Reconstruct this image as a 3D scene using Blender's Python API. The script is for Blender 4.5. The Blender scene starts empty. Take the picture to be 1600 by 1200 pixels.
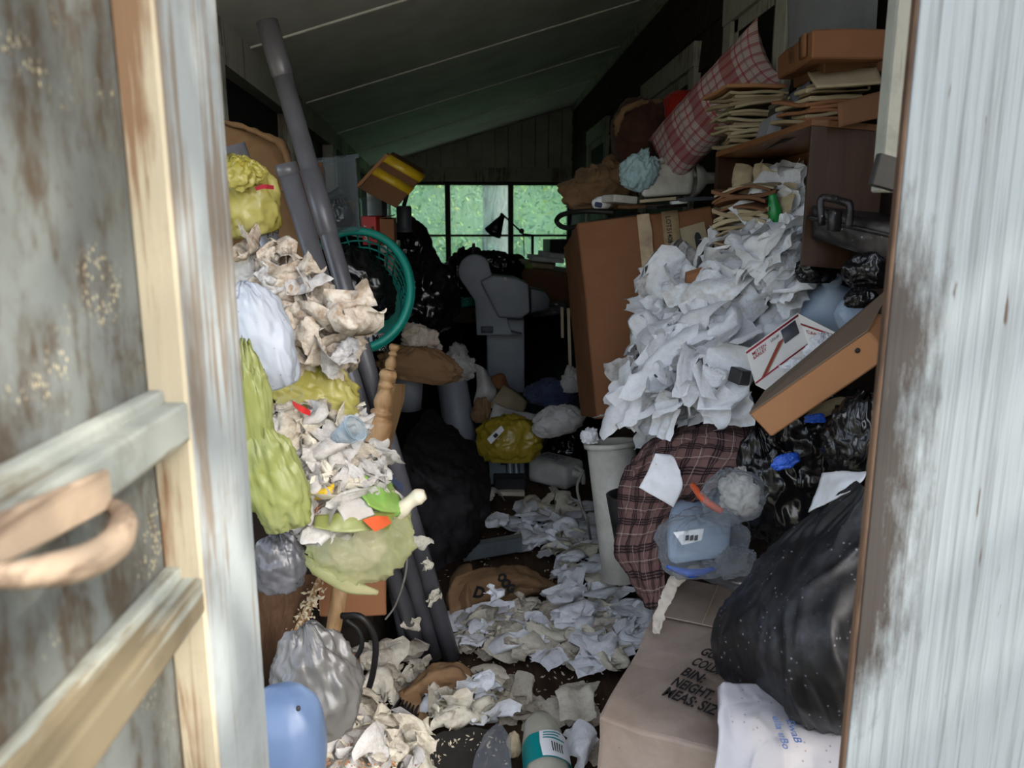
import bpy, bmesh, math, random
import numpy as np
from mathutils import Vector, Matrix

SC = bpy.context.scene
COL = SC.collection
# ------------------------------------------------------------------ camera
F_PX, YAW, PITCH, CAM_Z = 1200.0, math.radians(2.9), math.radians(11.4), 1.5
CAM = np.array([0.0, 0.0, CAM_Z])
_sy, _cy, _sp, _cp = math.sin(YAW), math.cos(YAW), math.sin(PITCH), math.cos(PITCH)
FW = np.array([_sy*_cp, _cy*_cp, -_sp]); RT = np.array([_cy, -_sy, 0.0]); UP = np.array([_sy*_sp, _cy*_sp, _cp])
cd = bpy.data.cameras.new('camera'); cam = bpy.data.objects.new('camera', cd); COL.objects.link(cam)
cd.sensor_width = 36.0; cd.lens = 36.0*F_PX/1600.0; cd.clip_start = 0.02; cd.clip_end = 300
cam.matrix_world = Matrix(((RT[0], UP[0], -FW[0], CAM[0]), (RT[1], UP[1], -FW[1], CAM[1]), (RT[2], UP[2], -FW[2], CAM[2]), (0, 0, 0, 1)))
cd.dof.use_dof = True; cd.dof.focus_distance = 2.4; cd.dof.aperture_fstop = 5.5
SC.camera = cam
# ------------------------------------------------------------------ light and exposure
w = bpy.data.worlds.new('sky'); SC.world = w; w.use_nodes = True
wn = w.node_tree.nodes; wl = w.node_tree.links
for n in list(wn): wn.remove(n)
wo = wn.new('ShaderNodeOutputWorld'); wb = wn.new('ShaderNodeBackground'); ws = wn.new('ShaderNodeTexSky')
ws.sky_type = 'NISHITA'; ws.sun_disc = False; ws.sun_elevation = math.radians(42); ws.sun_rotation = math.radians(127); ws.air_density = 1.0; ws.dust_density = 3.0; ws.ozone_density = 1.0
wb.inputs['Strength'].default_value = 0.35
hz = wn.new('ShaderNodeHueSaturation'); hz.inputs['Saturation'].default_value = 0.55     # thin cloud
wl.new(ws.outputs[0], hz.inputs['Color']); wl.new(hz.outputs[0], wb.inputs[0]); wl.new(wb.outputs[0], wo.inputs[0])
SUN_TO = np.array([0.70, -0.20, 0.68]); SUN_TO /= np.linalg.norm(SUN_TO)
sd = bpy.data.lights.new('sun', 'SUN'); sun = bpy.data.objects.new('sun', sd); COL.objects.link(sun)
sd.energy = 4.5; sd.angle = math.radians(0.55); sd.color = (1.0, 0.93, 0.82)
sun.rotation_euler = Vector(SUN_TO).to_track_quat('Z', 'Y').to_euler(); sun.location = (6, -5, 8)
SC.view_settings.view_transform = 'Standard'; SC.view_settings.look = 'None'; SC.view_settings.gamma = 1.0
SC.view_settings.use_curve_mapping = False; SC.view_settings.exposure = 1.1
SC.cycles.use_denoising = True
SC.cycles.max_bounces = 10; SC.cycles.diffuse_bounces = 6; SC.cycles.transparent_max_bounces = 16
SC.cycles.sample_clamp_indirect = 6.0

# ------------------------------------------------------------------ geometry helpers
def ray(px, py):
    return FW + (px-800.0)/F_PX*RT + (600.0-py)/F_PX*UP
def P(px, py, d):                       # the point of the scene on that sight line whose depth into the porch is d
    D = ray(px, py); return CAM + D*(d/D[1])
def PZ(px, py, z):                      # ... whose height is z
    D = ray(px, py); return CAM + D*((z-CAM_Z)/D[2])
def PX(px, py, x):
    D = ray(px, py); return CAM + D*(x/D[0])
def mpp(p):                             # metres per pixel at a point
    return float(np.dot(np.asarray(p)-CAM, FW))/F_PX
def unit(v):
    v = np.asarray(v, float); return v/(np.linalg.norm(v)+1e-12)
def pnoise(p, seed=0):
    p = np.asarray(p, float) + seed*17.13
    i = np.floor(p).astype(np.int64); f = p - i; u = f*f*f*(f*(f*6-15)+10)
    def g(dx, dy, dz):
        h = (i[:, 0]+dx)*374761393 + (i[:, 1]+dy)*668265263 + (i[:, 2]+dz)*2147483647 + 1013904223
        h = (h ^ (h >> 13))*1274126177 & 0x7fffffff
        h = (h ^ (h >> 16))*668265263 & 0x7fffffff
        a = (h & 1023)/1023.0*2*np.pi; z = ((h >> 10) & 1023)/511.5-1; s = np.sqrt(np.maximum(0, 1-z*z))
        return np.cos(a)*s*(f[:, 0]-dx)+np.sin(a)*s*(f[:, 1]-dy)+z*(f[:, 2]-dz)
    def L(a, b, t): return a+(b-a)*t
    return L(L(L(g(0,0,0), g(1,0,0), u[:,0]), L(g(0,1,0), g(1,1,0), u[:,0]), u[:,1]),
             L(L(g(0,0,1), g(1,0,1), u[:,0]), L(g(0,1,1), g(1,1,1), u[:,0]), u[:,1]), u[:,2])*1.5
def fbm(p, seed=0, oct=3):
    r = 0; a = 1.0
    for k in range(oct): r = r + a*pnoise(np.asarray(p)*2**k, seed+k*3.7); a *= .5
    return r
def ridge(p, seed=0, oct=2):
    r = 0; a = 1.0
    for k in range(oct): r = r + a*(1-2*np.abs(pnoise(np.asarray(p)*2**k, seed+k*5.1))); a *= .5
    return r
def grid_faces(nu, nv, wrap=False):
    f = []
    for j in range(nv-1):
        for i in range(nu if wrap else nu-1):
            a = j*nu+i; b = j*nu+(i+1) % nu
            f.append((a, b, b+nu, a+nu))
    return f
def join(*ms):
    V, Fs, n = [], [], 0
    for v, f in ms:
        V.append(np.asarray(v, float)); Fs += [tuple(i+n for i in q) for q in f]; n += len(v)
    return np.vstack(V), Fs
def abox(O, a, b, c, bev=.004, cuts=0, amp=0.0, seed=0, seg=1):
    """box spanned from corner O by the vectors a, b, c, with rounded edges and, when cuts > 0, dented faces"""
    O, a, b, c = [np.asarray(x, float) for x in (O, a, b, c)]
    bm = bmesh.new(); bmesh.ops.create_cube(bm, size=1.0)
    for v in bm.verts:
        v.co = Vector(O + a*(v.co.x+.5) + b*(v.co.y+.5) + c*(v.co.z+.5))
    if bev > 0:
        bmesh.ops.bevel(bm, geom=list(bm.edges), offset=bev, segments=seg, affect='EDGES', profile=.6, clamp_overlap=True)
    if cuts:
        bmesh.ops.subdivide_edges(bm, edges=[e for e in bm.edges if e.calc_length() > .05], cuts=cuts, use_grid_fill=True)
    bmesh.ops.recalc_face_normals(bm, faces=list(bm.faces))
    v = np.array([x.co[:] for x in bm.verts]); bm.verts.index_update()
    f = [tuple(x.index for x in q.verts) for q in bm.faces]; bm.free()
    if amp:
        L = 6.0
        v = v + amp*np.stack([fbm(v*L, seed+k, 2) for k in range(3)], 1)
    return v, f
def cbox(c, s, R=None, **k):            # centred box: size s, rotation matrix R
    R = np.eye(3) if R is None else R
    a, b, e = R[:, 0]*s[0], R[:, 1]*s[1], R[:, 2]*s[2]
    return abox(np.asarray(c)-(a+b+e)/2, a, b, e, **k)
def rot(rx=0, ry=0, rz=0):
    M = Matrix.Rotation(math.radians(rz), 3, 'Z') @ Matrix.Rotation(math.radians(ry), 3, 'Y') @ Matrix.Rotation(math.radians(rx), 3, 'X')
    return np.array(M)
def frame(z, x=None):                   # rotation matrix whose third column is z
    z = unit(z); x = np.array([1., 0, 0]) if x is None else np.asarray(x, float)
    if abs(np.dot(unit(x), z)) > .97: x = np.array([0, 1., 0])
    x = unit(x-z*np.dot(x, z)); return np.stack([x, np.cross(z, x), z], 1)
def crom(pts, n):                       # smooth curve through points
    pts = np.asarray(pts, float); m = len(pts)
    if m == 2: t = np.linspace(0, 1, n)[:, None]; return pts[0]*(1-t)+pts[1]*t
    q = np.vstack([2*pts[0]-pts[1], pts, 2*pts[-1]-pts[-2]])
    t = np.linspace(0, m-1-1e-9, n); i = t.astype(int); f = (t-i)[:, None]
    p0, p1, p2, p3 = q[i], q[i+1], q[i+2], q[i+3]
    return .5*((2*p1)+(-p0+p2)*f+(2*p0-5*p1+4*p2-p3)*f**2+(-p0+3*p1-3*p2+p3)*f**3)
def tube(pts, r, n=10, cap=True, smooth_n=None):
    pts = np.asarray(pts, float)
    if smooth_n: pts = crom(pts, smooth_n)
    m = len(pts); rr = np.broadcast_to(np.asarray(r, float), (m,)) if np.ndim(r) == 0 or len(r) == m else np.interp(np.linspace(0, 1, m), np.linspace(0, 1, len(r)), r)
    T = np.gradient(pts, axis=0); T = T/(np.linalg.norm(T, axis=1)[:, None]+1e-12)
    x = frame(T[0])[:, 0]; V = []
    for k in range(m):
        x = unit(x-T[k]*np.dot(x, T[k])); y = np.cross(T[k], x)
        a = np.linspace(0, 2*np.pi, n, endpoint=False)
        V.append(pts[k]+rr[k]*(np.cos(a)[:, None]*x+np.sin(a)[:, None]*y))
    f = grid_faces(n, m, True)
    if cap: f += [tuple(range(n-1, -1, -1)), tuple(range((m-1)*n, m*n))]
    return np.vstack(V), f
def lathe(prof, A, B, n=24, cap=False):
    """profile (t along A->B in 0..1, radius) turned round the line A-B"""
    A = np.asarray(A, float); B = np.asarray(B, float); R = frame(B-A)
    a = np.linspace(0, 2*np.pi, n, endpoint=False); V = []
    for t, r in prof: V.append(A+(B-A)*t+r*(np.cos(a)[:, None]*R[:, 0]+np.sin(a)[:, None]*R[:, 1]))
    f = grid_faces(n, len(prof), True)
    if cap: f += [tuple(range(n-1, -1, -1)), tuple(range((len(prof)-1)*n, len(prof)*n))]
    return np.vstack(V), f
def net(rows, nu=24, nv=24):
    """smooth surface through a grid of 3-D points; rows x columns"""
    R = [crom(r, nu) for r in rows]
    C = np.array([crom([r[i] for r in R], nv) for i in range(nu)])      # nu x nv x 3
    V = C.transpose(1, 0, 2).reshape(-1, 3)
    return V, grid_faces(nu, nv)
def pnet(rows, nu=24, nv=24):
    return net([[P(*p) for p in r] for r in rows], nu, nv)
def normals(V, nu, nv):
    G = np.asarray(V).reshape(nv, nu, 3)
    n = np.cross(np.gradient(G, axis=1), np.gradient(G, axis=0)).reshape(-1, 3)
    return n/(np.linalg.norm(n, axis=1)[:, None]+1e-12)
def wrinkle(V, nu, nv, amp, scale, seed=0, ridged=.5, stretch=(1, 1, 1), fine=.3):
    n = normals(V, nu, nv); q = np.asarray(V)*np.asarray(stretch)*scale
    return V + n*(amp*((1-ridged)*fbm(q, seed, 2)+ridged*.6*(ridge(q*1.3, seed+9, 2)-.4)+fine*.5*ridge(q*3.1, seed+4, 1)))[:, None]
def solidify(V, nu, nv, t):
    """closed sheet of thickness t"""
    n = normals(V, nu, nv); m = len(V); f = grid_faces(nu, nv)
    F2 = f + [tuple(m+i for i in reversed(q)) for q in f]
    edge = [j*nu for j in range(nv)] + [(nv-1)*nu+i for i in range(1, nu)] + [j*nu+nu-1 for j in range(nv-2, -1, -1)] + [i for i in range(nu-2, 0, -1)]
    for a, b in zip(edge, edge[1:]+edge[:1]): F2.append((a, b, b+m, a+m))
    return np.vstack([V, V-n*t]), F2
def bend(v, c, ang, w, th):
    n = np.array([math.cos(th), math.sin(th)]); t = np.array([-n[1], n[0]])
    s = (v[:, :2]-c)@n; q = (v[:, :2]-c)@t; z = v[:, 2]
    R = w/ang; sc = np.clip(s, 0, w); a = ang*sc/w; ex = np.maximum(s-w, 0)
    s2 = np.where(s > 0, np.sin(a)*(R-z)+np.cos(a)*ex, s); z2 = np.where(s > 0, R-np.cos(a)*(R-z)+np.sin(a)*ex, z)
    o = v.copy(); o[:, :2] = c+s2[:, None]*n+q[:, None]*t; o[:, 2] = z2; return o
def sheet(seed, n=18, folds=6, w=1.0, h=1.0, squash=.5, sharp=.05, amax=2.4, noise=.03, ragged=0.0):
    """a sheet of unit size creased by successive folds (no stretching), then settled flat"""
    r = random.Random(seed)
    u, v = np.meshgrid(np.linspace(-.5, .5, n)*w, np.linspace(-.5, .5, n)*h)
    p = np.stack([u.ravel(), v.ravel(), np.zeros(n*n)], 1)
    if ragged:
        e = np.abs(p[:, :2]).max(1)*2; k = ragged*pnoise(p*5, seed)*e**3
        p[:, 0] *= 1+k; p[:, 1] *= 1+ragged*pnoise(p*5+7, seed)*e**3
    for k in range(folds):
        c = np.array([r.uniform(-.32, .32), r.uniform(-.32, .32)])
        a = r.choice((-1, 1))*r.uniform(.5, amax)
        p = bend(p, c, a, sharp*r.uniform(.6, 2.4), r.uniform(0, 2*math.pi))
        p -= p.mean(0)
    p += noise*np.stack([pnoise(p*3.3, seed+i) for i in range(3)], 1)+noise*.5*np.stack([pnoise(p*8, seed+i+9) for i in range(3)], 1)
    # lay it along its two widest directions
    ev, U = np.linalg.eigh(np.cov(p.T)); p = p@U[:, ::-1]; p[:, 2] *= squash
    p[:, 2] -= p[:, 2].min()
    return p, grid_faces(n, n)
def folds3(d, seed):
    """sharp crossing creases, as in gathered film or cloth"""
    q = d*1.5+.45*np.stack([pnoise(d*1.9, seed+k) for k in range(3)], 1)
    r = random.Random(seed); o = 0; w_ = 1.0
    for k in range(3):
        R = rot(r.uniform(0, 360), r.uniform(0, 360), r.uniform(0, 360)); s = .75+.35*k
        n = 1-np.abs(pnoise((q@R)*np.array([2.6, .8, 1.6])*s, seed+11*k)); o = o+w_*np.clip(n, 0, 1)**4; w_ *= .6
    return o/1.6
def blob(c, r, seed, lump=.16, crease=.10, neck=.0, nu=84, nv=54, R=None, flat=.75, fine=.03, sharp=1.0, pw=1.0):
    """a filled bag: lumps, creases running up to the gathered neck, flattened where it rests"""
    th = np.linspace(0.02, np.pi-.02, nv)[:, None]; ph = np.linspace(0, 2*np.pi, nu, endpoint=False)[None, :]
    x = (np.sin(th)*np.cos(ph)).ravel(); y = (np.sin(th)*np.sin(ph)).ravel(); z = (np.cos(th)*np.ones_like(ph)).ravel()
    if pw != 1.0:
        e = lambda q: np.sign(q)*np.abs(q)**pw
        x, y, z = e(x), e(y), e(z)
    d = np.stack([x, y, z], 1); TH = (th*np.ones_like(ph)).ravel(); PH = (np.ones_like(th)*ph).ravel()
    top = np.clip(1-TH/1.7, 0, 1)
    m = 1+lump*fbm(d*1.6, seed, 2)
    rad = np.stack([np.cos(PH)*3.4, np.sin(PH)*3.4, TH*.9], 1)
    m = m + crease*(.35+.9*top)*(ridge(rad, seed+3, 2)-.3) + crease*1.1*(folds3(d, seed+6)-.3) + fine*ridge(d*7, seed+8, 1)
    v = d*m[:, None]
    if neck:
        g = np.exp(-(TH/.42)**2); v[:, :2] *= (1-.55*g)[:, None]; v[:, 2] += neck*g
    v[:, 2] = np.where(v[:, 2] < -flat, -flat+(v[:, 2]+flat)*.15, v[:, 2])
    v = v*np.asarray(r)
    if R is not None: v = v@R.T
    v = v+np.asarray(c); k = len(v)
    f = grid_faces(nu, nv, True)
    f += [tuple(range(nu-1, -1, -1)), tuple(range((nv-1)*nu, nv*nu))]
    return v, f
def cushion(c, ax, ay, az, seed, n=30, pinch=.12, wr=.012):
    """two-sided pillow from half axes ax, ay and half thickness az; uv comes back too"""
    u, v = np.meshgrid(np.linspace(-1, 1, n), np.linspace(-1, 1, n)); u = u.ravel(); v = v.ravel()
    prof = ((1-u**2).clip(0)*(1-v**2).clip(0))**.45
    k = 1-pinch*(1-np.abs(u)**2)*np.abs(v)**4; k2 = 1-pinch*(1-np.abs(v)**2)*np.abs(u)**4
    ax, ay, az = [np.asarray(q, float) for q in (ax, ay, az)]; L = np.linalg.norm(ax)+np.linalg.norm(ay)
    base = np.asarray(c)+np.outer(u*k2, ax)+np.outer(v*k, ay)
    hz = prof; nn = unit(az)
    t = base+np.outer(hz, az); b = base-np.outer(hz, az)
    t = t+np.outer(wr*ridge(base*9, seed, 2)*prof, nn); b = b-np.outer(wr*ridge(base*9, seed+3, 2)*prof, nn)
    f = grid_faces(n, n); m = n*n
    V = np.vstack([t, b]); F2 = f+[tuple(m+i for i in reversed(q)) for q in f]
    return V, F2, np.stack([np.r_[u, u]*.5+.5, np.r_[v, v]*.5+.5], 1)
def text(s, size=1.0, align='LEFT', spacing=1.0, bold=.012):
    cu = bpy.data.curves.new('lettering', 'FONT'); cu.body = s; cu.size = size; cu.align_x = align; cu.space_line = spacing; cu.resolution_u = 3; cu.offset = bold
    o = bpy.data.objects.new('lettering', cu); COL.objects.link(o)
    dg = bpy.context.evaluated_depsgraph_get(); me = bpy.data.meshes.new_from_object(o.evaluated_get(dg))
    v = np.array([x.co[:] for x in me.vertices]).reshape(-1, 3); f = [tuple(q.vertices) for q in me.polygons]
    bpy.data.objects.remove(o); bpy.data.curves.remove(cu); bpy.data.meshes.remove(me)
    return v, f
def on_plane(m, O, ex, ey, lift=.0015):
    """put a flat mesh on the plane through O spanned by ex, ey (lifted off it, towards the camera)"""
    v, f = m; ex = np.asarray(ex, float); ey = np.asarray(ey, float); n = unit(np.cross(ex, ey))
    if np.dot(n, CAM-np.asarray(O)) < 0: n = -n
    return np.asarray(O)+np.outer(v[:, 0], ex)+np.outer(v[:, 1], ey)+n*lift, f

# ------------------------------------------------------------------ objects
def raw(name, m, mat, org, parent=None, smooth=True, uv=None):
    v, f = m[0], m[1]
    if uv is None and len(m) > 2: uv = m[2]
    me = bpy.data.meshes.new(name); me.from_pydata((np.asarray(v)-org).tolist(), [], f)
    if uv is not None:
        ul = me.uv_layers.new(name='UVMap'); idx = np.zeros(len(me.loops), dtype=np.int32); me.loops.foreach_get('vertex_index', idx)
        ul.data.foreach_set('uv', np.asarray(uv)[idx].astype(np.float32).ravel())
    if smooth: me.polygons.foreach_set('use_smooth', [True]*len(me.polygons))
    me.materials.append(mat); me.update()
    o = bpy.data.objects.new(name, me); COL.objects.link(o)
    if parent is not None: o.parent = parent
    return o
def tag(o, label=None, cat=None, group=None, kind=None):
    for k, x in (('label', label), ('category', cat), ('group', group), ('kind', kind)):
        if x: o[k] = x
    return o
class T:
    """a thing: an Empty at its base with its parts as children; shapes are given in scene coordinates"""
    def __init__(s, name, label, cat, org, group=None, kind=None):
        s.org = np.asarray(org, float); s.o = bpy.data.objects.new(name, None); COL.objects.link(s.o)
        s.o.location = s.org; s.o.empty_display_size = .05; tag(s.o, label, cat, group, kind)
    def part(s, name, m, mat, parent=None, smooth=True, uv=None, label=None, kind=None):
        o = raw(name, m, mat, s.org, parent if parent is not None else s.o, smooth, uv); tag(o, label, None, None, kind); return o
def solo(name, label, cat, m, mat, smooth=True, group=None, kind=None, uv=None):
    v = np.asarray(m[0]); org = np.array([*(v[:, :2].min(0)+v[:, :2].max(0))/2, v[:, 2].min()])
    o = raw(name, m, mat, org, None, smooth, uv); o.location = org; return tag(o, label, cat, group, kind)
def struct(name, m, mat, smooth=False):
    return solo(name, None, None, m, mat, smooth, None, 'structure')
def spart(par, name, m, mat, smooth=False, kind=None):
    o = raw(name, m, mat, np.asarray(par.location), par, smooth); tag(o, None, None, None, kind); return o

# ------------------------------------------------------------------ materials
def lin(r, g, b):
    f = lambda c: (c/12.92 if c <= .04045 else ((c+.055)/1.055)**2.4)
    return (f(r/255.), f(g/255.), f(b/255.), 1.0)
class Nt:
    def __init__(s, name):
        s.m = bpy.data.materials.new(name); s.m.use_nodes = True; s.t = s.m.node_tree
        for n in list(s.t.nodes): s.t.nodes.remove(n)
        s.out = s.n('ShaderNodeOutputMaterial')
    def n(s, ty, ins=None, **pr):
        n = s.t.nodes.new(ty)
        for k, v in pr.items(): setattr(n, k, v)
        for k, v in (ins or {}).items():
            i = n.inputs[k]
            if hasattr(v, 'links') or isinstance(v, bpy.types.NodeSocket): s.t.links.new(v, i)
            else: i.default_value = v
        return n
    def coord(s, which='Object', scale=(1, 1, 1), rotz=0.0, loc=(0, 0, 0)):
        c = s.n('ShaderNodeTexCoord').outputs[which]
        mp = s.n('ShaderNodeMapping', {'Vector': c, 'Scale': scale, 'Location': loc}); mp.inputs['Rotation'].default_value = (0, 0, rotz)
        return mp.outputs[0]
    def noise(s, vec, scale=5., detail=4., rough=.6, ty='FBM', dist=0.0):
        return s.n('ShaderNodeTexNoise', {'Vector': vec, 'Scale': scale, 'Detail': detail, 'Roughness': rough, 'Distortion': dist}, noise_type=ty).outputs[0]
    def ramp(s, fac, *st):
        r = s.n('ShaderNodeValToRGB', {'Fac': fac}); e = r.color_ramp.elements
        while len(e) > 1: e.remove(e[-1])
        e[0].position, e[0].color = st[0][0], (st[0][1] if isinstance(st[0][1], tuple) else (st[0][1],)*3+(1,))
        for p, c in st[1:]:
            x = e.new(p); x.color = c if isinstance(c, tuple) else (c, c, c, 1)
        return r.outputs[0]
    def mix(s, fac, a, b, blend='MIX'):
        n = s.n('ShaderNodeMix', data_type='RGBA', blend_type=blend)
        for k, v in ((0, fac), (6, a), (7, b)):
            if isinstance(v, bpy.types.NodeSocket): s.t.links.new(v, n.inputs[k])
            else: n.inputs[k].default_value = v
        return n.outputs[2]
    def math(s, op, a, b=0.0, c=None):
        n = s.n('ShaderNodeMath', operation=op)
        for k, v in ((0, a), (1, b), (2, c)):
            if v is None: continue
            if isinstance(v, bpy.types.NodeSocket): s.t.links.new(v, n.inputs[k])
            else: n.inputs[k].default_value = v
        return n.outputs[0]
    def bump(s, h, strength=.3, dist=.01):
        return s.n('ShaderNodeBump', {'Height': h, 'Strength': strength, 'Distance': dist}).outputs[0]
    def pbr(s, col, rough=.6, normal=None, **kw):
        ins = {'Base Color': col, 'Roughness': rough}
        if normal is not None: ins['Normal'] = normal
        ins.update(kw); return s.n('ShaderNodeBsdfPrincipled', ins).outputs[0]
    def done(s, sh):
        s.t.links.new(sh, s.out.inputs['Surface']); return s.m
    def rnd(s): return s.n('ShaderNodeObjectInfo').outputs['Random']
def m_paper(name, col, stain, amt=.5, transl=.18, var=.12):
    t = Nt(name); v = t.coord()
    n = t.noise(v, 9, 5, .65); f = t.ramp(n, (.42, 0.0), (.78, 1.0))
    c = t.mix(t.math('MULTIPLY', f, amt), col, stain)
    c = t.mix(t.math('MULTIPLY', t.rnd(), var), c, stain)
    sp = t.n('ShaderNodeTexVoronoi', {'Vector': v, 'Scale': 30.0, 'Randomness': 1.0}).outputs['Distance']
    c = t.mix(t.math('MULTIPLY', t.ramp(sp, (.05, 1.0), (.09, 0.0)), .5), c, stain)
    nb = t.bump(t.noise(v, 22, 4, .6, 'RIDGED_MULTIFRACTAL'), .25, .006)
    a = t.pbr(c, .8, nb, **{'Specular IOR Level': .2}); b = t.n('ShaderNodeBsdfTranslucent', {'Color': c, 'Normal': nb}).outputs[0]
    return t.done(t.n('ShaderNodeMixShader', {0: transl, 1: a, 2: b}).outputs[0])
def m_film(name, col, rough=.28, see=0.0, transl=0.0, bs=.5, scale=14, dust=0.0, dustcol=(.5, .5, .52, 1), spec=.5, col2=None):
    t = Nt(name); v = t.coord(); c = col
    if col2: c = t.mix(t.ramp(t.noise(v, 5, 3, .5), (.35, 0.0), (.65, 1.0)), col, col2)
    if dust:
        d = t.n('ShaderNodeTexVoronoi', {'Vector': v, 'Scale': 62.0, 'Randomness': 1.0}).outputs['Distance']
        g = t.math('MULTIPLY', t.ramp(d, (.09, 1.0), (.16, 0.0)), t.ramp(t.noise(v, 11, 2), (.44, 0.0), (.52, 1.0)))
        haze = t.math('MULTIPLY', t.ramp(t.noise(v, 6, 6, .7), (.5, 0.0), (.9, 1.0)), .4)
        c = t.mix(t.math('MULTIPLY', t.math('MAXIMUM', g, haze), dust), c, dustcol)
    h = t.math('ADD', t.noise(v, scale, 3, .5, 'RIDGED_MULTIFRACTAL', 1.2), t.math('MULTIPLY', t.noise(t.coord('Object', (1, 1, .45), .6), scale*2.2, 2, .5, 'RIDGED_MULTIFRACTAL', .8), .5))
    nb = t.bump(h, bs, .022)
    a = t.pbr(c, rough, nb, **{'Specular IOR Level': spec})
    if transl: a = t.n('ShaderNodeMixShader', {0: transl, 1: a, 2: t.n('ShaderNodeBsdfTranslucent', {'Color': c, 'Normal': nb}).outputs[0]}).outputs[0]
    if see:
        lw = t.n('ShaderNodeLayerWeight', {'Blend': .35, 'Normal': nb}).outputs['Facing']
        a = t.n('ShaderNodeMixShader', {0: t.math('MULTIPLY', t.math('SUBTRACT', 1.0, lw), see), 1: a, 2: t.n('ShaderNodeBsdfTransparent', {'Color': (.97, .98, .97, 1)}).outputs[0]}).outputs[0]
    return t.done(a)
def m_card(name, col, dark, amt=.6, rough=.8):
    t = Nt(name); v = t.coord()
    f = t.ramp(t.noise(v, 4, 6, .65), (.4, 0.0), (.75, 1.0))
    c = t.mix(t.math('MULTIPLY', f, amt), col, dark)
    s = t.n('ShaderNodeTexVoronoi', {'Vector': v, 'Scale': 26.0}).outputs['Distance']
    c = t.mix(t.math('MULTIPLY', t.ramp(s, (.03, 1.0), (.08, 0.0)), .5), c, dark)
    nb = t.bump(t.noise(v, 30, 4), .12, .004)
    return t.done(t.pbr(c, rough, nb, **{'Specular IOR Level': .25}))
def m_wood(name, a, b, scale=(30, 30, 2.2), rough=.55, spec=.4):
    t = Nt(name); v = t.coord('Object', scale)
    f = t.noise(v, 1.2, 6, .65, dist=.8); c = t.mix(t.ramp(f, (.3, 0.0), (.7, 1.0)), a, b)
    c = t.mix(t.math('MULTIPLY', t.ramp(t.noise(t.coord(), 5, 4), (.5, 0.0), (.8, 1.0)), .5), c, b)
    return t.done(t.pbr(c, rough, t.bump(f, .15, .004), **{'Specular IOR Level': spec}))
def m_plain(name, col, rough=.5, var=None, metal=0.0, scale=12, bs=.08, spec=.5):
    t = Nt(name); v = t.coord(); c = col
    if var: c = t.mix(t.ramp(t.noise(v, scale, 5, .65), (.4, 0.0), (.75, 1.0)), col, var)
    return t.done(t.pbr(c, rough, t.bump(t.noise(v, scale*2.5, 3), bs, .004), Metallic=metal, **{'Specular IOR Level': spec}))
def m_cloth(name, col, var, scale=10, bs=.3):
    t = Nt(name); v = t.coord()
    c = t.mix(t.ramp(t.noise(v, scale, 5, .6), (.4, 0.0), (.72, 1.0)), col, var)
    h = t.math('ADD', t.noise(v, 16, 4, .55, 'RIDGED_MULTIFRACTAL'), t.math('MULTIPLY', t.noise(v, 350, 1), .15))
    return t.done(t.pbr(c, .9, t.bump(h, bs, .008), **{'Specular IOR Level': .15, 'Sheen Weight': .1}))
def stripes(t, x, freq, lo, hi, off=0.0):
    fr = t.math('FRACT', t.math('ADD', t.math('MULTIPLY', x, freq), off))
    return t.math('MULTIPLY', t.math('GREATER_THAN', fr, lo), t.math('LESS_THAN', fr, hi))
def m_plaid(name, ground, bands, fx, fy):
    """woven check: bands are (lo, hi, colour, strength) within one repeat"""
    t = Nt(name); uv = t.n('ShaderNodeSeparateXYZ', {0: t.n('ShaderNodeTexCoord').outputs['UV']}); c = ground
    for lo, hi, k, s in bands:
        for ax, fq in ((uv.outputs[0], fx), (uv.outputs[1], fy)):
            c = t.mix(t.math('MULTIPLY', stripes(t, ax, fq, lo, hi), s), c, k)
    v = t.coord(); h = t.noise(v, 15, 4, .55, 'RIDGED_MULTIFRACTAL')
    c = t.mix(t.math('MULTIPLY', t.ramp(t.noise(v, 7, 4), (.5, 0.0), (.8, 1.0)), .15), c, (.1, .08, .07, 1))
    return t.done(t.pbr(c, .9, t.bump(h, .3, .008), **{'Specular IOR Level': .15}))
def m_clear(name, tint=(.8, .88, .92, 1), see=.72, rough=.15, bs=.1):
    t = Nt(name)
    a = t.pbr(tint, rough); lw_ = t.n('ShaderNodeLayerWeight', {'Blend': .25}).outputs['Facing']
    return t.done(t.n('ShaderNodeMixShader', {0: t.math('MULTIPLY', t.math('SUBTRACT', 1.0, lw_), see), 1: a, 2: t.n('ShaderNodeBsdfTransparent', {'Color': (.94, .97, .98, 1)}).outputs[0]}).outputs[0])
def m_weather(name, paint, bare, dirt, wear=.5, axis=2, grime=.4, seed=0.0):
    """old paint: streaks along the grain worn down to the wood, blotches of dirt"""
    t = Nt(name); sc = [38., 38., 38.]; sc[axis] = 1.7
    v = t.coord('Object', tuple(sc), loc=(seed, seed*2, seed)); g = t.noise(v, 1.0, 7, .7, dist=.5)
    v0 = t.coord('Object', loc=(seed, seed, seed)); big = t.noise(v0, 3.2, 4, .6)
    k = t.math('ADD', g, t.math('MULTIPLY', t.math('SUBTRACT', big, .5), .6))
    c = t.mix(t.ramp(k, (.62-.28*wear, 0.0), (.70-.24*wear, 1.0)), paint, bare)
    c = t.mix(t.math('MULTIPLY', t.ramp(t.noise(v0, 9, 6, .75), (.5, 0.0), (.75, 1.0)), grime), c, dirt)
    return t.done(t.pbr(c, .75, t.bump(g, .35, .004), **{'Specular IOR Level': .25}))

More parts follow.
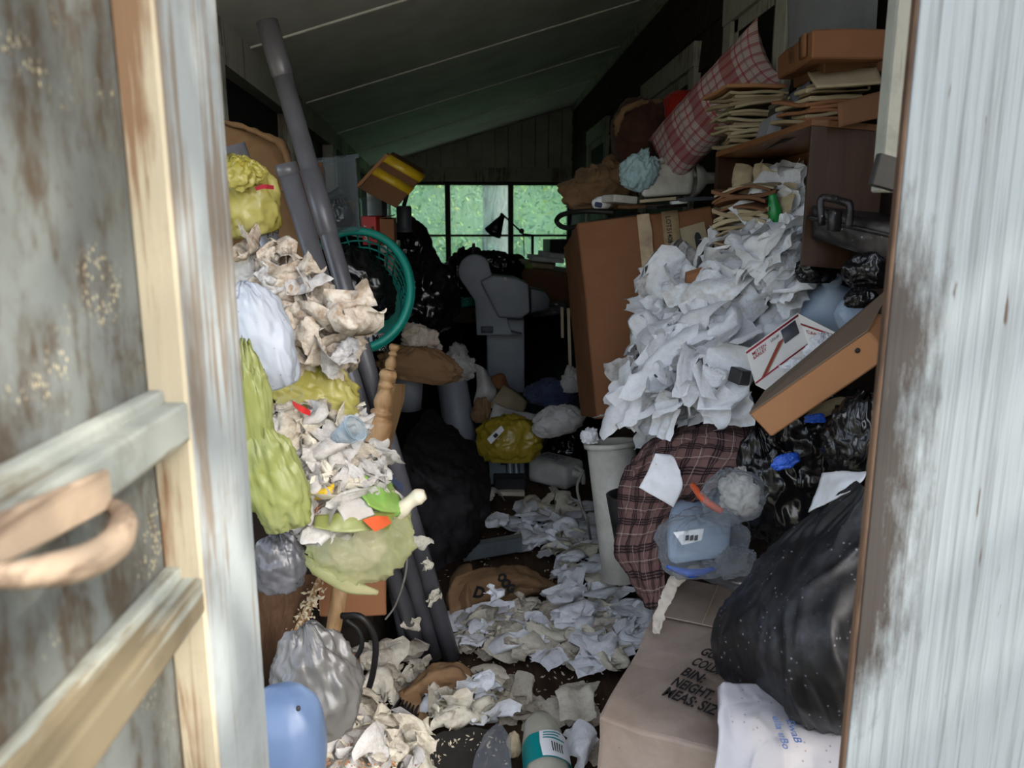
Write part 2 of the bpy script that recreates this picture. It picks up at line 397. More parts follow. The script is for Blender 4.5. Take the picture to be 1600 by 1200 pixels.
WHITE_TRIM = m_weather('weathered_white_trim', lin(178, 184, 184), lin(120, 112, 102), lin(96, 88, 78), .25, 2, .3)
DOOR_PAINT = m_weather('peeling_door_paint', lin(126, 132, 134), lin(104, 96, 87), lin(64, 57, 48), .42, 2, .35, 3.0)
DOOR_RAIL = m_weather('mildewed_rail_paint', lin(126, 130, 124), lin(92, 83, 66), lin(60, 54, 42), .6, 1, .7, 5.0)
BARE_SASH = m_weather('bleached_sash_wood', lin(156, 147, 126), lin(112, 88, 66), lin(84, 66, 50), .55, 2, .25, 7.0)
HANDLE_WOOD = m_weather('worn_handle_wood', lin(150, 132, 112), lin(104, 88, 74), lin(60, 50, 42), .6, 1, .4, 2.0)
CEIL_PAINT = m_plain('dingy_ceiling_paint', lin(206, 206, 202), .7, lin(176, 174, 168), 0, 3)
BATTEN = m_plain('ceiling_batten_paint', lin(226, 226, 220), .6, lin(190, 188, 180))
TRIM_PAINT = m_weather('dull_trim_paint', lin(160, 160, 150), lin(112, 104, 92), lin(70, 64, 56), .25, 2, .4, 1.0)
SHINGLE = m_wood('dark_brown_shingle', lin(58, 44, 36), lin(34, 26, 22), (20, 20, 3), .8, .2)
WALL_BOARD = m_plain('grey_wall_board', lin(176, 174, 166), .7, lin(140, 138, 130), 0, 4)
BLACK_FRAME = m_plain('dark_window_frame', lin(30, 28, 26), .6, lin(44, 40, 36))
DARK_PANE = m_plain('blacked_pane', (.006, .006, .007, 1), .6, spec=.15)
FLOOR_WOOD = m_wood('dirty_floor_boards', lin(84, 66, 50), lin(48, 36, 27), (14, 1.6, 14), .8, .2)
def m_glazing(name):
    t = Nt(name); v = t.coord('Object', (1, 1, .35))
    h = t.noise(v, 18, 4, .55, dist=1.0)
    gl = t.n('ShaderNodeBsdfGlossy', {'Color': (.8, .9, .86, 1), 'Roughness': .12, 'Normal': t.bump(h, .4, .01)}).outputs[0]
    df = t.n('ShaderNodeBsdfTranslucent', {'Color': (.55, .72, .62, 1)}).outputs[0]
    tr = t.n('ShaderNodeBsdfTransparent', {'Color': (.80, .90, .86, 1)}).outputs[0]
    a = t.n('ShaderNodeMixShader', {0: .07, 1: tr, 2: gl}).outputs[0]
    return t.done(t.n('ShaderNodeMixShader', {0: t.math('MULTIPLY', t.ramp(h, (.3, 0.0), (.8, 1.0)), .35), 1: a, 2: df}).outputs[0])
GLAZING = m_glazing('wavy_window_film')
def m_dirty_pane():
    t = Nt('grimy_plastic_pane'); v = t.coord(); vs = t.coord('Object', (1, 3.0, 1.1))
    c = t.mix(t.ramp(t.noise(v, 3.0, 5, .6), (.35, 0.0), (.7, 1.0)), lin(94, 98, 97), lin(72, 74, 71))
    c = t.mix(t.math('MULTIPLY', t.ramp(t.noise(vs, 6.5, 8, .8), (.47, 0.0), (.60, 1.0)), .9), c, lin(56, 46, 35))
    c = t.mix(t.math('MULTIPLY', t.ramp(t.noise(v, 26, 5, .7), (.56, 0.0), (.66, 1.0)), .6), c, lin(58, 48, 38))
    sp = t.n('ShaderNodeTexVoronoi', {'Vector': t.coord('Object', (1, 1, .6)), 'Scale': 230.0}).outputs['Distance']
    gate = t.ramp(t.noise(v, 9, 3), (.54, 0.0), (.60, 1.0))
    c = t.mix(t.math('MULTIPLY', t.math('MULTIPLY', t.ramp(sp, (.22, 1.0), (.34, 0.0)), gate), .7), c, lin(176, 164, 132))
    a = t.pbr(c, .5, t.bump(t.noise(v, 20, 5), .2, .004), **{'Specular IOR Level': .3})
    return t.done(t.n('ShaderNodeMixShader', {0: .06, 1: a, 2: t.n('ShaderNodeBsdfTransparent').outputs[0]}).outputs[0])
DIRTY_PANE = m_dirty_pane()

# ------------------------------------------------------------------ the setting
Y0, Y1 = .93, 8.3                       # door plane, end wall
XR = 1.06
def XL(y): return -(.845+(y-2.57)*.0375)
def ZC(x): return CAM_Z+1.25-.30*(XR-x)
def quadbox(p, t):                      # slab below/behind four points, offset by vector t
    p = [np.asarray(q, float) for q in p]; v = np.array(p+[q+np.asarray(t) for q in p])
    return v, [(0, 1, 2, 3), (7, 6, 5, 4), (0, 4, 5, 1), (1, 5, 6, 2), (2, 6, 7, 3), (3, 7, 4, 0)]
floor = struct('floor', quadbox([(XL(Y0)-.1, Y0-.05, 0), (XR+.1, Y0-.05, 0), (XR+.1, Y1, 0), (XL(Y1)-.1, Y1, 0)], (0, 0, -.06)), FLOOR_WOOD)
cl = struct('ceiling', quadbox([(-1.4, .93, ZC(-1.4)), (XR+.15, .93, ZC(XR+.15)), (XR+.15, Y1+.1, ZC(XR+.15)), (-1.4, Y1+.1, ZC(-1.4))], (0, 0, .05)), CEIL_PAINT)
for i in range(6):
    y = 3.17+(i-1)*1.22
    if y > Y1: break
    a = np.array([-1.1, y, ZC(-1.1)]); b = np.array([XR, y, ZC(XR)])
    spart(cl, 'batten', abox(a-np.array([0, .006, .008]), b-a, (0, .012, 0), (0, 0, .012), .002), BATTEN)
# house wall with its shingles
wr = struct('wall_right', quadbox([(XR, 1.0, -.1), (XR, Y1+.1, -.1), (XR, Y1+.1, 2.8), (XR, 1.0, 2.8)], (.1, 0, 0)), SHINGLE)
rs = random.Random(4)
for r in range(8):
    z = 1.35+r*.17; y = 2.3+rs.uniform(0, .1)
    while y < Y1-.05:
        wd = rs.uniform(.12, .24)*(1.6 if y > 5 else 1)
        wd = min(wd, Y1-.02-y)
        v = np.array([(XR-.020, y+.003, z), (XR-.020, y+wd-.003, z+rs.uniform(-.008, .008)), (XR-.006, y+wd-.003, z+.19), (XR-.006, y+.003, z+.19)])
        spart(wr, 'shingle', quadbox(list(v), (.018, 0, 0)), SHINGLE); y += wd
tr = struct('trim_1', abox((XR-.03, 1.0, ZC(XR)-.06), (.03, 0, 0), (0, Y1-1.0, 0), (0, 0, .055), .003), TRIM_PAINT)
def wall_window(n, yn, yf, zt, zb, fr=.09):
    w_ = struct('window_%d' % n, abox((XR-.045, yn-fr, zt), (.045, 0, 0), (0, yf-yn+2*fr, 0), (0, 0, fr*1.1), .003), TRIM_PAINT)
    spart(w_, 'side_casing', abox((XR-.04, yn-fr, zb), (.04, 0, 0), (0, fr, 0), (0, 0, zt-zb), .003), TRIM_PAINT)
    spart(w_, 'side_casing', abox((XR-.04, yf, zb), (.04, 0, 0), (0, fr, 0), (0, 0, zt-zb), .003), TRIM_PAINT)
    spart(w_, 'sill', abox((XR-.06, yn-fr, zb-.04), (.06, 0, 0), (0, yf-yn+2*fr, 0), (0, 0, .04), .003), TRIM_PAINT)
    spart(w_, 'sash', join(abox((XR-.026, yn, zt-.05), (.02, 0, 0), (0, yf-yn, 0), (0, 0, .05), .002),
                           abox((XR-.026, yn, (zt+zb)/2), (.02, 0, 0), (0, yf-yn, 0), (0, 0, .035), .002),
                           abox((XR-.026, yn, zb), (.02, 0, 0), (0, .045, 0), (0, 0, zt-zb), .002),
                           abox((XR-.026, yf-.045, zb), (.02, 0, 0), (0, .045, 0), (0, 0, zt-zb), .002)), TRIM_PAINT)
    spart(w_, 'pane', abox((XR-.022, yn, zb), (.004, 0, 0), (0, yf-yn, 0), (0, 0, zt-zb), 0), DARK_PANE)
p1 = PX(1200, 60, XR); p2 = PX(1040, 115, XR); p3 = PX(930, 205, XR)
wall_window(1, 2.72, 3.18, 2.30, 1.35, .10)
wall_window(2, 3.78, 4.72, 2.23, 1.35, .10)
wall_window(3, 6.15, 6.95, 2.22, 1.40, .11)
# outer wall: beam, sill wall, posts and blacked-out sashes
def lw(y, x=0): return np.array([XL(y)+x, y, 0])
ym = Y1+.1
lowl = struct('wall_left', quadbox([lw(2.45), lw(ym), lw(ym)+[0, 0, 1.25], lw(2.45)+[0, 0, 1.25]], (-.1, 0, 0)), WALL_BOARD)
zt = ZC(-1.0)
spart(lowl, 'low_wall', quadbox([lw(1.0), lw(2.45), lw(2.45)+[0, 0, .4], lw(1.0)+[0, 0, .4]], (-.1, 0, 0)), WALL_BOARD)
spart(lowl, 'beam', quadbox([lw(1.0, .03)+[0, 0, zt-.09], lw(ym, .03)+[0, 0, zt-.09], lw(ym, .03)+[0, 0, zt+.1], lw(1.0, .03)+[0, 0, zt+.1]], (-.1, 0, 0)), TRIM_PAINT)
for i, y in enumerate((2.45, 3.9, 5.3, 6.8)):
    spart(lowl, 'post', abox(lw(y, -.06)+[0, 0, 1.25], (.1, 0, 0), (0, .13 if i else .26, 0), (0, 0, zt-1.3), .004), TRIM_PAINT)
    spart(lowl, 'dark_sash', quadbox([lw(y+.13, -.03)+[0, 0, 1.25], lw(min(y+1.45, ym), -.03)+[0, 0, 1.25], lw(min(y+1.45, ym), -.03)+[0, 0, zt], lw(y+.13, -.03)+[0, 0, zt]], (-.02, 0, 0)), DARK_PANE)
# end wall with its strip of windows
zw1 = P(760, 284, Y1)[2]; zw0 = P(760, 428, Y1)[2]; zm = P(760, 368, Y1)[2]
xa, xb = P(600, 350, Y1)[0], P(890, 350, Y1)[0]
wb_ = struct('wall_back', quadbox([(-1.4, Y1, -.1), (XR+.1, Y1, -.1), (XR+.1, Y1, zw0), (-1.4, Y1, zw0)], (0, .12, 0)), WALL_BOARD)
spart(wb_, 'side_panel', abox((-1.4, Y1, zw0), (xa+1.4, 0, 0), (0, .12, 0), (0, 0, zw1-zw0), 0), WALL_BOARD)
spart(wb_, 'side_panel', abox((xb, Y1, zw0), (XR+.1-xb, 0, 0), (0, .12, 0), (0, 0, zw1-zw0), 0), WALL_BOARD)
spart(wb_, 'backing', quadbox([(-1.4, Y1+.05, zw1), (XR+.1, Y1+.05, zw1), (XR+.1, Y1+.05, 2.85), (-1.4, Y1+.05, ZC(-1.4)+.1)], (0, .07, 0)), WALL_BOARD)
x = -1.3
while x < XR:
    spart(wb_, 'plank', quadbox([(x+.004, Y1-.02, zw1+.13), (x+.136, Y1-.02, zw1+.13), (x+.136, Y1-.02, ZC(x+.136)+.02), (x+.004, Y1-.02, ZC(x)+.02)], (0, .1, 0)), WALL_BOARD); x += .14
spart(wb_, 'header', abox((-1.4, Y1-.045, zw1), (2.5, 0, 0), (0, .1, 0), (0, 0, .14), .004), TRIM_PAINT)
bx = [P(q, 350, Y1)[0] for q in (602, 700, 798, 890)]
for i in range(3):
    x0, x1 = bx[i], bx[i+1]
    w_ = struct('window_%d' % (4+i), abox((x0-.028, Y1-.03, zw0), (.056, 0, 0), (0, .08, 0), (0, 0, zw1-zw0), .004), BLACK_FRAME)
    spart(w_, 'frame', join(abox((x0, Y1-.02, zw1-.035), (x1-x0, 0, 0), (0, .06, 0), (0, 0, .035), .003), abox((x0, Y1-.02, zw0), (x1-x0, 0, 0), (0, .06, 0), (0, 0, .04), .003)), BLACK_FRAME)
    spart(w_, 'muntin', abox((x0, Y1-.01, zm-.011), (x1-x0, 0, 0), (0, .04, 0), (0, 0, .022), .003), BLACK_FRAME)
    spart(w_, 'pane', abox((x0+.02, Y1+.012, zm), (x1-x0-.04, 0, 0), (0, .003, 0), (0, 0, zw1-zm), 0), GLAZING)
    spart(w_, 'pane', abox((x0+.02, Y1+.012, zw0), (x1-x0-.04, 0, 0), (0, .003, 0), (0, 0, zm-zw0), 0), GLAZING)
spart(w_, 'frame', abox((xb-.03, Y1-.03, zw0), (.056, 0, 0), (0, .08, 0), (0, 0, zw1-zw0), .004), BLACK_FRAME)
# door side of the porch: jamb board on the right, inner board behind it
def m_jamb():
    t = Nt('jamb_paint'); v = t.coord('Object', (120, 120, 2.2)); g = t.noise(v, 1.0, 6, .7, dist=.4); v0 = t.coord()
    c = t.mix(t.ramp(g, (.48, 0.0), (.72, 1.0)), lin(124, 131, 134), lin(88, 91, 92))
    c = t.mix(t.ramp(t.noise(t.coord('Object', (55, 55, 5.0)), 1.0, 4, .6), (.69, 0.0), (.72, 1.0)), c, lin(72, 60, 52))
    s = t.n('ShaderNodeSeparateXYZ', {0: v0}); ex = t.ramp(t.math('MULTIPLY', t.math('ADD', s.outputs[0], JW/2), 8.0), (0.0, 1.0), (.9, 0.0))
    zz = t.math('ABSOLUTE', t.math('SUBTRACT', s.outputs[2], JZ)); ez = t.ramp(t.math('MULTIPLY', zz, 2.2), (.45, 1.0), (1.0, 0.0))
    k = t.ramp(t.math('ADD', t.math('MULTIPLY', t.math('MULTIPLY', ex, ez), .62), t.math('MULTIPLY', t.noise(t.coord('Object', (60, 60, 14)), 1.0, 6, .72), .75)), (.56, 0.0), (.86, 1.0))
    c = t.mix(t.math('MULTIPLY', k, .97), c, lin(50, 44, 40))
    return t.done(t.pbr(c, .7, t.bump(g, .4, .003), **{'Specular IOR Level': .25}))
YJ = .93
xj = P(1385, 500, YJ)[0]; JW = .34; JZ = 1.28
JAMB = m_jamb(); RAW_EDGE = m_weather('bare_board_edge', lin(112, 88, 70), lin(76, 58, 46), lin(50, 40, 34), .5)
jb = struct('trim_2', abox((xj+.004, YJ, -.1), (JW, 0, 0), (0, .012, 0), (0, 0, 2.6), .002, seg=2), JAMB)
spart(jb, 'bare_edge', abox((xj, YJ+.002, -.1), (.006, 0, 0), (0, .013, 0), (0, 0, 2.6), .002), RAW_EDGE)
zt3 = P(1400, 300, 1.25)[2]; t3 = struct('trim_3', abox((P(1388, 150, 1.25)[0], 1.25, zt3), (.25, 0, 0), (0, .03, 0), (0, 0, 1.3), .003), TRIM_PAINT)
spart(t3, 'metal_bracket', cbox(P(1386, 270, 1.22), (.05, .012, .05), rot(0, 12, 10), bev=.002), BLACK_FRAME)
# the door, folded back towards the yard: face at XF, pane set back from it
XF = PX(381, 600, 0)[0] if False else P(381, 600, .9)[0]
XPN = XF-.034
def dpt(px, py): return PX(px, py, XF)
ystile = dpt(292, 600)[1]; YN = .12
dr = struct('door_1', abox((XF-.045, ystile, .02), (.045, 0, 0), (0, .9-ystile, 0), (0, 0, 2.05), .005, seg=2), DOOR_PAINT)
spart(dr, 'sash_edge', abox((XPN-.002, ystile-.004, .05), (.036, 0, 0), (0, .008, 0), (0, 0, 2.0), .002), BARE_SASH)
zr1 = PX(305, 650, XF)[2]; zr2 = PX(330, 912, XF)[2]
for z in (zr1, zr2):
    spart(dr, 'rail', abox((XF-.05, YN, z-.02), (.05, 0, 0), (0, ystile-YN, 0), (0, 0, .038), .004, seg=2), DOOR_RAIL)
    spart(dr, 'rail_bead', abox((XPN-.002, YN, z+.014), (.016, 0, 0), (0, ystile-YN, 0), (0, 0, .016), .004, seg=2), DOOR_RAIL)
for a, b in ((zr1, 2.02), (zr2, zr1), (.3, zr2)):
    spart(dr, 'pane', abox((XPN-.006, YN, a), (.004, 0, 0), (0, ystile-YN, 0), (0, 0, b-a), 0), DIRTY_PANE)
spart(dr, 'rail', abox((XF-.045, YN, .02), (.045, 0, 0), (0, ystile-YN, 0), (0, 0, .28), .004), DOOR_PAINT)
spart(dr, 'stile', abox((XF-.045, YN-.1, .02), (.045, 0, 0), (0, .1, 0), (0, 0, 2.05), .005), DOOR_PAINT)
# carved pull handle on the upper rail
hA, hB = dpt(165, 790), dpt(-60, 905)
ht = np.linspace(0, 1, 15)[:, None]; hp = hA*(1-ht)+hB*ht
hp[:, 0] += .004+.030*np.sin(np.pi*ht[:, 0])**.6; hp[:, 2] -= .012*np.sin(np.pi*ht[:, 0])
spart(dr, 'handle', tube(hp, [.006, .010, .011, .011, .010, .006], 10), HANDLE_WOOD, True)
spart(dr, 'handle_plate', abox(hB+[0, 0, -.002], (.006, 0, 0), hA-hB, (0, 0, .03), .002), HANDLE_WOOD)
GRASS = m_plain('yard_grass', lin(92, 94, 78), .9, lin(112, 106, 90), 0, 1.5, .3)
struct('ground', quadbox([(-40, -40, -.2), (60, -40, -.2), (60, 60, -.2), (-40, 60, -.2)], (0, 0, -.1)), GRASS)

# ------------------------------------------------------------------ outside: yard tree, slope of greenery beyond the end windows
def m_leaf(name, a, b, c):
    t = Nt(name); r = t.n('ShaderNodeNewGeometry').outputs['Random Per Island']
    k = t.ramp(r, (0.0, a), (.55, b), (1.0, c)); d = t.pbr(k, .5)
    return t.done(t.n('ShaderNodeMixShader', {0: .35, 1: d, 2: t.n('ShaderNodeBsdfTranslucent', {'Color': k}).outputs[0]}).outputs[0])
LEAF = m_leaf('tree_leaf', lin(58, 92, 40), lin(82, 116, 52), lin(120, 140, 70))
SLOPE_LEAF = m_leaf('slope_leaf', lin(44, 86, 58), lin(70, 112, 76), lin(150, 164, 84))
BARK = m_wood('grey_bark', lin(112, 112, 114), lin(66, 66, 68), (26, 26, 4), .9, .1)
def leaves(cs, size, seed):
    r = np.random.default_rng(seed); n = len(cs)
    a = r.normal(size=(n, 3)); a /= np.linalg.norm(a, axis=1)[:, None]; b = np.cross(a, r.normal(size=(n, 3))); b /= np.linalg.norm(b, axis=1)[:, None]
    s = size*r.uniform(.6, 1.4, n)[:, None]; nn = np.cross(a, b)*.18*s
    V = np.stack([cs-a*s, cs+b*s*.42+nn, cs+a*s, cs-b*s*.42+nn], 1).reshape(-1, 3)
    return V, [q for i in range(n) for q in ((4*i, 4*i+1, 4*i+2), (4*i, 4*i+2, 4*i+3))]
rg = np.random.default_rng(11)
cc = np.array([-.28, .75, 1.2])+SUN_TO*6.6
d = rg.normal(size=(2500, 3)); d /= np.linalg.norm(d, axis=1)[:, None]
cs = cc+d*(rg.uniform(0, 1, 2500)**.34)[:, None]*np.array([2.9, 2.9, 2.0])
tr_ = T('yard_tree', 'leafy yard tree behind the viewpoint shading the porch door', 'tree', (cc[0]+.6, cc[1]-.4, -.2))
tr_.part('trunk', tube([(cc[0]+1.5, cc[1]-.6, -.25), (cc[0]+1.4, cc[1]-.6, 2.0), (cc[0]+1.5, cc[1]-.8, cc[2])], [.2, .16, .05], 12, True, 12), BARK)
tr_.part('foliage', leaves(cs, .13, 3), LEAF, smooth=False, kind='stuff')
# rising bank of greenery
nu, nv = 50, 40
u, v = np.meshgrid(np.linspace(-14, 16, nu), np.linspace(10.5, 30, nv)); g = np.stack([u.ravel(), v.ravel(), -.2+(v.ravel()-10.5)*.42], 1)
g[:, 2] += .5*fbm(g*.5, 3)
SOIL = m_plain('bank_undergrowth', lin(44, 74, 44), .9, lin(74, 98, 58), 0, 6, .3)
bank = struct('ground_bank', (g, grid_faces(nu, nv)), SOIL, True)
k = rg.integers(0, len(g), 70000); cs = g[k]+rg.normal(size=(70000, 3))*np.array([.35, .3, .22])+[0, 0, .18]
keep = (np.abs(cs[:, 0]-.2-(cs[:, 1]-8)*.02) < 4.5) & (cs[:, 1] < 21) & (np.abs(cs[:, 0]-.2) < 3.5)
solo('undergrowth', 'pale green leafy undergrowth covering the bank beyond the end windows', 'undergrowth', leaves(cs[keep], .06, 5), SLOPE_LEAF, False, None, 'stuff')
bt = P(772, 400, 12.5)
tk = T('forest_tree', 'grey tree trunk standing beyond the middle end window', 'tree', (bt[0], 12.5, .3))
pts = [(bt[0], 12.5, .2), (bt[0]+.02, 12.5, 2.2), (bt[0]-.05, 12.5, 4.5), (bt[0]+.1, 12.4, 8)]
tv, tf = tube(pts, [.24, .205, .19, .13], 20, True, 40); tv = tv+.018*np.stack([ridge(tv*[9, 9, 2.0], 2), ridge(tv*[9, 9, 2], 5), 0*tv[:, 0]], 1)
tk.part('trunk', (tv, tf), BARK)
d = rg.normal(size=(1600, 3)); tk.part('foliage', leaves(np.array(pts[3])+d*[1.4, 1.2, .8], .16, 8), LEAF, smooth=False, kind='stuff')

# ------------------------------------------------------------------ materials of the things
PAPER_OLD = m_paper('greyed_tissue', lin(200, 198, 194), lin(140, 112, 84), .5)
PAPER = m_paper('white_paper_towel', lin(238, 241, 246), lin(176, 152, 122), .30)
PAPER_CREAM = m_paper('cream_napkin', lin(222, 216, 198), lin(158, 134, 104), .45)
PAPER_DIRTY = m_paper('dirty_napkin', lin(204, 196, 180), lin(120, 96, 72), .7)
FOLDER = m_card('manila_paper', lin(150, 134, 106), lin(104, 86, 62), .6)
OLD_PAPER = m_card('old_paper_edge', lin(172, 158, 130), lin(116, 98, 72), .6)
CARD = m_card('brown_cardboard', lin(138, 94, 64), lin(104, 70, 46), .5)
CARD_TAN = m_card('tan_cardboard', lin(166, 120, 84), lin(134, 92, 62), .35)
CARD_GREY = m_card('weathered_cardboard', lin(156, 140, 128), lin(104, 86, 72), .85)
CARD_DARK = m_card('shaded_brown_cardboard', lin(112, 78, 54), lin(70, 48, 34), .5)
CARD_SIDE = m_card('grey_brown_lid_top', lin(112, 96, 82), lin(80, 66, 54), .5)
KRAFT = m_card('brown_paper_bag', lin(134, 104, 74), lin(98, 74, 52), .6)
TAPE = m_plain('paper_tape', lin(196, 170, 132), .45, lin(150, 122, 88))
YTAPE = m_plain('yellow_tape', lin(206, 170, 36), .35, lin(160, 130, 30))
INK = m_plain('black_ink', lin(28, 26, 26), .7)
RED_INK = m_plain('red_ink', lin(150, 26, 44), .6)
BLUE_INK = m_plain('blue_ink', lin(40, 84, 150), .7, lin(110, 130, 160), 0, 40)
PVC = m_plain('grey_pvc', lin(98, 98, 104), .3, lin(80, 78, 82), 0, 5, .05)
PVC_DARK = m_plain('pipe_bore', lin(30, 30, 32), .8)
BLACK_BAG = m_film('black_bag_film', lin(16, 16, 18), .2, bs=.9, scale=7, dust=.0)
DUSTY_BAG = m_film('dusty_black_film', lin(20, 20, 24), .48, bs=.35, scale=7, dust=.8, dustcol=lin(150, 152, 165))
YELLOW_BAG = m_film('yellow_bag_film', lin(168, 156, 64), .26, transl=.3, bs=.8, scale=7, col2=lin(186, 178, 112))
LIME_BAG = m_film('lime_bag_film', lin(142, 148, 74), .26, transl=.3, bs=.8, scale=7, see=.12, col2=lin(164, 168, 116))
GREENISH_BAG = m_film('pale_green_bag_film', lin(196, 200, 138), .3, see=.62, transl=.3, bs=.8, scale=7, col2=lin(206, 206, 160))
WHITE_BAG = m_film('white_bag_film', lin(172, 178, 188), .38, transl=.2, bs=.35, scale=9, dust=.35, dustcol=lin(70, 60, 50))
GREY_BAG = m_film('grey_bag_film', lin(66, 66, 70), .22, bs=.9, scale=7, col2=lin(88, 88, 92))
SILVER_BAG = m_film('silver_grey_film', lin(84, 83, 82), .25, bs=.9, scale=6, col2=lin(110, 108, 105))
CLEAR_FILM = m_film('clear_bag_film', lin(150, 156, 165), .14, see=.94, bs=.22, scale=7)
CLEAR_BIN = m_clear('clear_bin_plastic', (.50, .62, .72, 1), .97, .12, .0)
JUG_PLASTIC = m_film('milky_jug_plastic', lin(186, 204, 226), .3, see=.12, transl=.4, bs=.05, scale=4)
BLUE_JUG = m_film('pale_blue_jug_plastic', lin(92, 112, 144), .32, transl=.2, bs=.04, scale=3, dust=.25, dustcol=lin(96, 92, 84))
WHITE_PLASTIC = m_plain('dirty_white_plastic', lin(206, 204, 196), .45, lin(158, 152, 142), 0, 6)
GREY_PLASTIC = m_plain('grey_plastic', lin(136, 140, 148), .5, lin(112, 114, 120), 0, 3)
GREY_DARK = m_plain('dark_grey_plastic', lin(70, 74, 82), .5)
BLACK_PLASTIC = m_plain('black_plastic', lin(24, 24, 26), .45, lin(46, 44, 42), 0, 9)
GRIMY_BLACK = m_film('grimy_black_plastic', lin(30, 28, 30), .4, bs=.35, scale=11, dust=1.0, dustcol=lin(150, 138, 134))
GALV = m_plain('galvanised_metal', lin(160, 172, 178), .35, lin(130, 138, 142), .7, 9)
TEAL = m_plain('teal_plastic', lin(24, 150, 134), .4, lin(18, 120, 108), 0, 5)
RED = m_plain('red_card', lin(190, 34, 34), .5, lin(160, 26, 28))
RED_CLOTH = m_cloth('red_cloth', lin(150, 34, 26), lin(112, 24, 20))
BROWN_SACK = m_cloth('dark_brown_sacking', lin(70, 44, 32), lin(46, 30, 22))
TAN_SACK = m_cloth('tan_sacking', lin(128, 100, 72), lin(92, 70, 50))
DIRTY_CLOTH = m_cloth('stained_white_cloth', lin(198, 188, 174), lin(136, 110, 84), 7, .4)
GREY_CLOTH = m_cloth('grey_white_cloth', lin(190, 188, 186), lin(132, 122, 112), 7, .4)
WHITE_CLOTH = m_cloth('white_cloth', lin(226, 230, 236), lin(190, 184, 176), 7, .4)
BLUE_CLOTH = m_cloth('dark_blue_cloth', lin(62, 70, 96), lin(44, 50, 70))
PALE_BLUE_CLOTH = m_cloth('pale_blue_cloth', lin(160, 186, 192), lin(120, 142, 150))
BLACK_CLOTH = m_film('dusty_black_cloth', lin(20, 18, 20), .7, bs=.5, scale=10, dust=.35, dustcol=lin(96, 86, 84), spec=.2)
BRIGHT_BLUE = m_film('blue_film', lin(44, 92, 196), .3, bs=.4)
GREEN = m_plain('green_plastic', lin(24, 128, 60), .35)
GREEN_CARD = m_plain('green_printed_card', lin(116, 160, 72), .5, lin(150, 176, 90))
ORANGE = m_plain('orange_strap', lin(196, 84, 44), .5)
NEWEL = m_wood('worn_varnished_wood', lin(186, 152, 108), lin(128, 94, 60), (24, 24, 3), .5, .4)
PLANK = m_wood('brown_plank', lin(112, 86, 66), lin(74, 54, 40), (4, 26, 26), .7, .25)
DARK_WOOD = m_wood('dark_stained_wood', lin(68, 44, 28), lin(42, 26, 17), (22, 22, 3), .45, .4)
SHELF_WOOD = m_wood('orange_brown_board', lin(124, 82, 50), lin(92, 60, 36), (22, 3, 22), .5, .4)
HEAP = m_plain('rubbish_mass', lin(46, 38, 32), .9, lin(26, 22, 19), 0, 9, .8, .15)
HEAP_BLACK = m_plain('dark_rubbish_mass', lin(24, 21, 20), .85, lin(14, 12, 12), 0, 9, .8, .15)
CRUMB = m_paper('pale_scraps', lin(216, 204, 178), lin(150, 116, 84), .6)
BLACK_METAL = m_plain('black_metal', lin(18, 18, 18), .4)
RUBBER = m_plain('black_rubber', lin(26, 25, 25), .55)
CABLE = m_plain('grey_cable', lin(120, 118, 112), .5)
STRAW = m_plain('pale_stick', lin(206, 190, 160), .6)
SHIRT = m_plaid('brown_plaid', lin(112, 84, 80), [(.0, .30, lin(78, 58, 58), .5), (.02, .07, lin(22, 20, 24), .85), (.12, .17, lin(22, 20, 24), .85), (.22, .27, lin(22, 20, 24), .85), (.60, .63, lin(180, 170, 162), .55), (.70, .72, lin(30, 26, 30), .6)], 4.6, 4.6)
PILLOW = m_plaid('red_plaid', lin(176, 162, 158), [(.0, .34, lin(128, 30, 44), .6), (.44, .48, lin(150, 30, 44), .7), (.62, .66, lin(110, 100, 100), .55), (.80, .84, lin(150, 30, 44), .6)], 4.0, 7.0)
FEED = m_film('woven_feed_sack', lin(186, 184, 188), .5, bs=.5, scale=9, dust=.7, dustcol=lin(120, 100, 84))
BARCODE = m_plain('label_white', lin(220, 222, 224), .5)
TEALLABEL = m_plain('teal_label', lin(0, 128, 128), .4)
BEIGE = m_plain('beige_plastic', lin(214, 206, 184), .5, lin(190, 180, 156))

# ------------------------------------------------------------------ common builders
def bag(label, px, py, d, w, h, mat, seed, dep=.85, tilt=0, knot=None, name='plastic_bag', cat='bag', group=None, **k):
    c = P(px, py, d); s = mpp(c); R = rot(0, tilt, 0)
    r = (w/2*s, min(w, h)/2*s*dep, h/2*s)
    m = blob(c, r, seed, R=R, **k)
    if not knot: return solo(name, label, cat, m, mat, group=group)
    t = T(name, label, cat, c-[0, 0, r[2]*.7], group); t.part('body', m, mat)
    tip = c+R[:, 2]*r[2]*(1+k.get('neck', 0))*.97
    t.part('knot', tuft(tip, R[:, 2], knot*s, seed), mat); return t
def tuft(p, dr, size, seed, n=40):
    A = np.asarray(p)-unit(dr)*size*.35; B = np.asarray(p)+unit(dr)*size
    v, f = lathe([(0, size*.30), (.25, size*.16), (.4, size*.2), (.6, size*.42), (.8, size*.62), (1, size*.8)], A, B, n)
    q = v/size*2.2; return v+size*.22*np.stack([ridge(q*1.6, seed+i, 2)-.4 for i in range(3)], 1), f
def rag(label, px, py, d, w, h, mat, seed, name='crumpled_cloth', cat='cloth', dep=.5, tilt=0, group=None, **_):
    """a wad of cloth: soft lumps gathered by crossing folds, one loose corner turned out"""
    c = P(px, py, d); s = mpp(c); r = (w/2*s, min(w, h)/2*s*max(dep, .7), h/2*s)
    return solo(name, label, cat, blob(c, r, seed, .34, .20, R=rot(0, tilt, 0), fine=.012, nu=96, nv=64), mat, group=group)
def pq(p): return P(*p) if len(p) == 3 and isinstance(p, tuple) else np.asarray(p, float)
